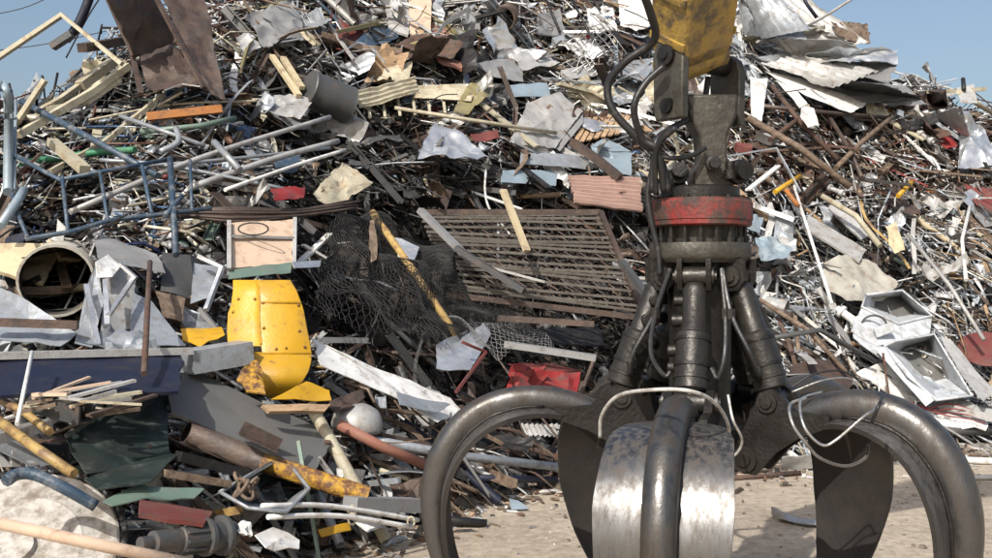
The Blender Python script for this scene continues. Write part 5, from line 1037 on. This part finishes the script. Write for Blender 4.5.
for kind, cnt, l0, l1 in COUNT:
    for i in range(cnt):
        for tries in range(30):
            x, y, h, u, v = sample_spot(.45)
            keep = 1
            for (a, b, c, d, k_) in NOZONE:
                if a < u < c and b < v < d: keep = min(keep, k_)
            if rnd.random() < keep: break
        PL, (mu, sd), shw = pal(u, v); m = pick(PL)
        if kind == 'plank': m = rnd.choice(['wood', 'palewood', 'cream'])
        if kind == 'cable': m = rnd.choice(['rubber', 'rubber', 'black_metal', 'brown_rust', 'cable_white', 'tan_rust'])
        if kind in ('crumpled_sheet', 'sheet_scrap') and m in ('brown_rust', 'tan_rust') and rnd.random() < .5: m = rnd.choice(['galvanised', 'lightgrey', 'aluminium'] if u < 290 or u > 660 or v < 200 else ['darkgrey', 'grey_paint'])
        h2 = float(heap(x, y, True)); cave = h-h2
        if cave > .15: h = h2; m = rnd.choice(['black_metal', 'brown_rust', 'darkgrey', 'rubber' if kind == 'cable' else 'black_metal', m])  # pieces in hollows get mostly dark materials, painting in the hollow's shade
        if keep < 1: off = rnd.uniform(-.18, .0)
        else: off = rnd.uniform(-.10, .20)
        th = rnd.gauss(mu, sd) if rnd.random() < .8 else rnd.uniform(-90, 90)
        tilt = rnd.gauss(.05, .3) if kind not in ('sheet_scrap', 'crumpled_sheet', 'ribbed_sheet') else rnd.gauss(.25, .45)
        sc_ = 1.0 if y > 8 else .62+.38*max(0, (y-5)/3)
        _, _, n = slope_frame(x, y); P = Vector((x, y, h))+n*off
        L_ = rnd.uniform(l0, l1)*sc_*(1 if rnd.random() < .85 else 1.3)
        if kind in ('crumpled_sheet', 'sheet_scrap', 'ribbed_sheet', 'heavy_profile'):
            mx = (.42 if v > 130 else .6) if u < 330 else (.55 if v < 300 else .42) if u > 690 and v > 110 else .85 if v < 180 else .5
            if kind == 'heavy_profile': mx *= 1.5
            if L_ > mx: L_ = mx*rnd.uniform(.6, 1)
            if m in ('red', 'yellow', 'orange', 'terracotta', 'ochre') and rnd.random() < .8: m = 'lightgrey'
        mb = place(kind, P, th, tilt, L_, m, i*1.7)
        zmin = min(p[2] for p in mb.v)
        if zmin < .01: mb.v = [(p[0], p[1], p[2]-zmin+.012) for p in mb.v]
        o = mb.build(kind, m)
        if kind in ('rod', 'pipe', 'cable', 'flanged_part', 'crushed_can'): hard(o, 40)
        # label by the nearest landmark and the side it lies on
        best = min(ANCH, key=lambda q: (q[0]-P).length); au, av = proj(best[0]); du, dv = u-au, v-av; dist = math.hypot(du, dv)
        side = ('right of' if du > 0 else 'left of') if abs(du) > abs(dv)*2 else ('above' if dv < 0 else 'below') if abs(dv) > abs(du)*2 else (('upper ' if dv < 0 else 'lower ')+('right of' if du > 0 else 'left of'))
        far_ = 'close ' if dist < 45 else '' if dist < 95 else 'well '
        size = 'short' if L_ < l0+(l1-l0)*.33 else 'long' if L_ > l0+(l1-l0)*.72 else 'medium'
        if kind in ('sheet_scrap', 'crumpled_sheet', 'ribbed_sheet', 'flanged_part', 'crushed_can', 'box_section'): size = {'short': 'small', 'long': 'large', 'medium': 'medium'}[size]
        lie = 'steep,' if 50 < abs((th+90) % 180-90) else 'level,' if abs((th+90) % 180-90) < 18 else ('rising right,' if (th+90) % 180-90 > 0 else 'falling right,')
        far_ = 'close ' if dist < 45 else '' if dist < 95 else 'far '
        lb = f"{size} {WORD[m]} {NICE[kind]} {lie} {far_}{side} {best[1]}".replace('wooden plank', 'wood plank').replace('rubber cable', 'cable')
        tag(o, lb, NICE[kind].split()[-1] if kind not in ('sheet_scrap', 'crumpled_sheet', 'ribbed_sheet') else 'sheet metal')
        used_labels.setdefault(lb, []).append(o)
for lb, L_ in used_labels.items():
    if len(L_) > 1:
        for o in L_: o['group'] = lb[:70]

# --- small bits nobody could count: strips, rods, flakes in one mesh
RGB = {'aluminium': (.6, .62, .64), 'galvanised': (.4, .44, .48), 'lightgrey': (.5, .5, .5), 'white_paint': (.78, .78, .76), 'grey_paint': (.28, .28, .29), 'darkgrey': (.08, .08, .08), 'black_metal': (.02, .02, .02), 'rust': (.12, .062, .042), 'brown_rust': (.075, .05, .038), 'tan_rust': (.20, .15, .11), 'cream': (.50, .46, .36), 'wood': (.36, .24, .14), 'palewood': (.46, .38, .24), 'blue': (.07, .13, .25), 'paleblue': (.3, .42, .52), 'navy': (.02, .035, .1), 'green': (.02, .05, .04), 'greengrey': (.15, .22, .18), 'yellow': (.45, .28, .05), 'ochre': (.38, .26, .1), 'red': (.22, .03, .025), 'maroon': (.15, .035, .03), 'terracotta': (.36, .13, .085), 'orange': (.5, .17, .03), 'olive': (.22, .19, .09), 'pink': (.5, .3, .25)}
def bits(name, label, cat, N, lmin, lmax, wmin, wmax, flat, bias, seed, zone=None, low=-.28, high=.08):
    g = np.random.default_rng(seed); rnd.seed(seed); pos = []; col = []; D_ = []; S_ = []; Nn = []; Ls = []; Ws = []; Ts = []
    cnt = 0
    while cnt < N:
        M = 4000; x = g.uniform(-6.8, 9.0, M); y = g.uniform(4.2, 16.5, M)
        if rnd.random() < bias:   # denser where the heap is close
            y = 4.2+12.3*g.uniform(0, 1, M)**1.6
        t = y-np.interp(x, *YB); h = heap(x, y, True); e = .12
        ok = (t > .0) & (h > .01); x, y, h = x[ok], y[ok], h[ok]
        u = CU+F*x/y; v = CV-F*(h-CAMZ)/y; ok = (u > -120) & (u < 1110) & (v > -140) & (v < 640)
        x, y, h, u, v = x[ok], y[ok], h[ok], u[ok], v[ok]
        hx = np.clip((heap(x+e, y)-heap(x-e, y))/(2*e), -1.2, 1.2); cv = heap(x, y)-h; hy = np.clip((heap(x, y+e)-heap(x, y-e))/(2*e), -.2, 1.3)
        for i in range(0, len(x)):
            if cnt >= N: break
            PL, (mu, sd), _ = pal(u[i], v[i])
            c = np.array(RGB.get(pick(PL), (.3, .3, .3)))*g.uniform(.6, 1.15)*(.2 if cv[i] > .15 and g.random() < .93 else 1); th = R(g.normal(mu, sd) if g.random() < .7 else g.uniform(-90, 90))  # most bits in hollows are darkened in colour to stand for shade
            n = np.array((-hx[i], -hy[i], 1)); n /= np.linalg.norm(n); ex = np.array((1, 0, hx[i])); ex /= np.linalg.norm(ex); ey = np.cross(n, ex)
            d = ex*math.cos(th)+ey*math.sin(th)+n*g.normal(.05, .35); d /= np.linalg.norm(d); s = np.cross(n, d)+n*g.normal(0, .7); s -= d*s.dot(d); s /= np.linalg.norm(s)
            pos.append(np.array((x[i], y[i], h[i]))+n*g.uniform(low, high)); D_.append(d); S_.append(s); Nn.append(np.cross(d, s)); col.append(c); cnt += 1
    P = np.array(pos); D_ = np.array(D_); S_ = np.array(S_); Nn = np.array(Nn); col = np.array(col)
    L_ = g.uniform(lmin, lmax, N)*np.where(P[:, 1] < 8, .75, 1); W_ = g.uniform(wmin, wmax, N); T_ = np.where(flat, .004, W_*g.uniform(.5, 1, N))
    b1 = g.normal(0, .10, N); b2 = g.normal(0, .10, N); tw = g.normal(0, .5, N)
    ring = [(-1, -1), (1, -1), (1, 1), (-1, 1)]; V = np.zeros((N, 12, 3))
    for k, t in enumerate((-.5, 0, .5)):
        cen = P+D_*(L_*t)[:, None]+(S_*(L_*b1*(0 if k != 1 else 1))[:, None])+(Nn*(L_*b2*(0 if k != 1 else 1))[:, None])
        ca = np.cos(tw*k)[:, None]; sa = np.sin(tw*k)[:, None]; s2 = S_*ca+Nn*sa; n2 = -S_*sa+Nn*ca; wk = W_*g.uniform(.6, 1.2, N)
        for j, (a, b) in enumerate(ring): V[:, k*4+j] = cen+s2*(a*wk/2)[:, None]+n2*(b*T_/2)[:, None]
    V[:, :, 2] = np.where((V[:, :, 2].min(1) < .004)[:, None], V[:, :, 2]-V[:, :, 2].min(1)[:, None]+.004, V[:, :, 2])
    f0 = []
    for k in range(2):
        for j in range(4): f0.append((k*4+j, (k+1)*4+j, (k+1)*4+(j+1) % 4, k*4+(j+1) % 4))
    f0 += [(0, 1, 2, 3), (11, 10, 9, 8)]; f0 = np.array(f0); nf = len(f0)
    Fc = (f0[None]+np.arange(N)[:, None, None]*12).reshape(-1, 4)
    me = bpy.data.meshes.new(name); me.vertices.add(N*12); me.vertices.foreach_set('co', V.reshape(-1).astype(np.float32))
    me.loops.add(Fc.size); me.loops.foreach_set('vertex_index', Fc.reshape(-1).astype(np.int32)); me.polygons.add(len(Fc)); me.polygons.foreach_set('loop_start', (np.arange(len(Fc))*4).astype(np.int32))
    try: me.polygons.foreach_set('loop_total', np.full(len(Fc), 4, np.int32))
    except Exception: pass
    me.update(calc_edges=True); me.validate()
    at_ = me.attributes.new('piece_colour', 'FLOAT_COLOR', 'FACE'); cc = np.ones((N, nf, 4)); cc[:, :, :3] = col[:, None, :]; at_.data.foreach_set('color', cc.reshape(-1).astype(np.float32))
    me.materials.append(MATS['bits']); o = bpy.data.objects.new(name, me); C.objects.link(o); tag(o, label, cat, kind='stuff'); return o
bits('scrap_strips', 'countless narrow scrap strips and rods filling the whole heap', 'scrap', 20000, .2, .95, .007, .024, False, .6, 11, low=-.32, high=.06)
bits('scrap_flakes', 'countless small flat scrap flakes filling the whole heap', 'scrap', 13000, .06, .34, .03, .12, True, .6, 12, low=-.34, high=.05)
bits('scrap_crumbs', 'countless tiny crumbs of scrap over the whole heap', 'scrap', 12000, .03, .12, .01, .04, False, .8, 13, low=-.15, high=.06)
# --- litter and pebbles on the ground
def litter(name, label, N, seed, smin, smax, cols, edge):
    g = np.random.default_rng(seed); V = []; Fc = []; cl = []
    for i in range(N):
        if edge: x = g.uniform(-2, 8); y = float(np.interp(x, *YB))-abs(g.normal(0, .38))
        else: x = g.uniform(-3, 9); y = g.uniform(3.5, 11.5)
        s = g.uniform(smin, smax)*(1 if g.random() < .9 else 2); l = s*g.uniform(1, 6 if edge else 1.6); a = g.uniform(0, 6.3); c, sn = math.cos(a), math.sin(a); z = .004; o = len(V); hh = s*g.uniform(.3, .7)
        for dz, k in ((0, 1), (hh, .6)):
            for px, py in ((-1, -1), (1, -1), (1, 1), (-1, 1)):
                q = k*g.uniform(.7, 1.1); V.append((x+(px*l*c-py*s*sn)*q/2, y+(px*l*sn+py*s*c)*q/2, z+dz))
        Fc += [(o+3, o+2, o+1, o), (o+4, o+5, o+6, o+7)]+[(o+j, o+(j+1) % 4, o+4+(j+1) % 4, o+4+j) for j in range(4)]; cl += [cols[g.integers(len(cols))]]*6
    me = bpy.data.meshes.new(name); me.from_pydata(V, [], Fc); me.update(); a_ = me.attributes.new('piece_colour', 'FLOAT_COLOR', 'FACE'); a_.data.foreach_set('color', np.array([(*c, 1) for c in cl], np.float32).reshape(-1))
    me.materials.append(MATS['bits']); o = bpy.data.objects.new(name, me); C.objects.link(o); tag(o, label, 'litter', kind='stuff')
litter('pebbles', 'small pebbles and crumbs strewn over the bare ground', 2600, 3, .006, .02, [(.3, .24, .18), (.38, .32, .25), (.2, .16, .12), (.42, .4, .36)], False)
litter('heap_edge_litter', 'small metal litter spread along the foot of the heap', 2600, 4, .01, .03, [(.1, .07, .05), (.3, .28, .26), (.55, .55, .53), (.05, .045, .04), (.22, .14, .09), (.2, .16, .12)], True)
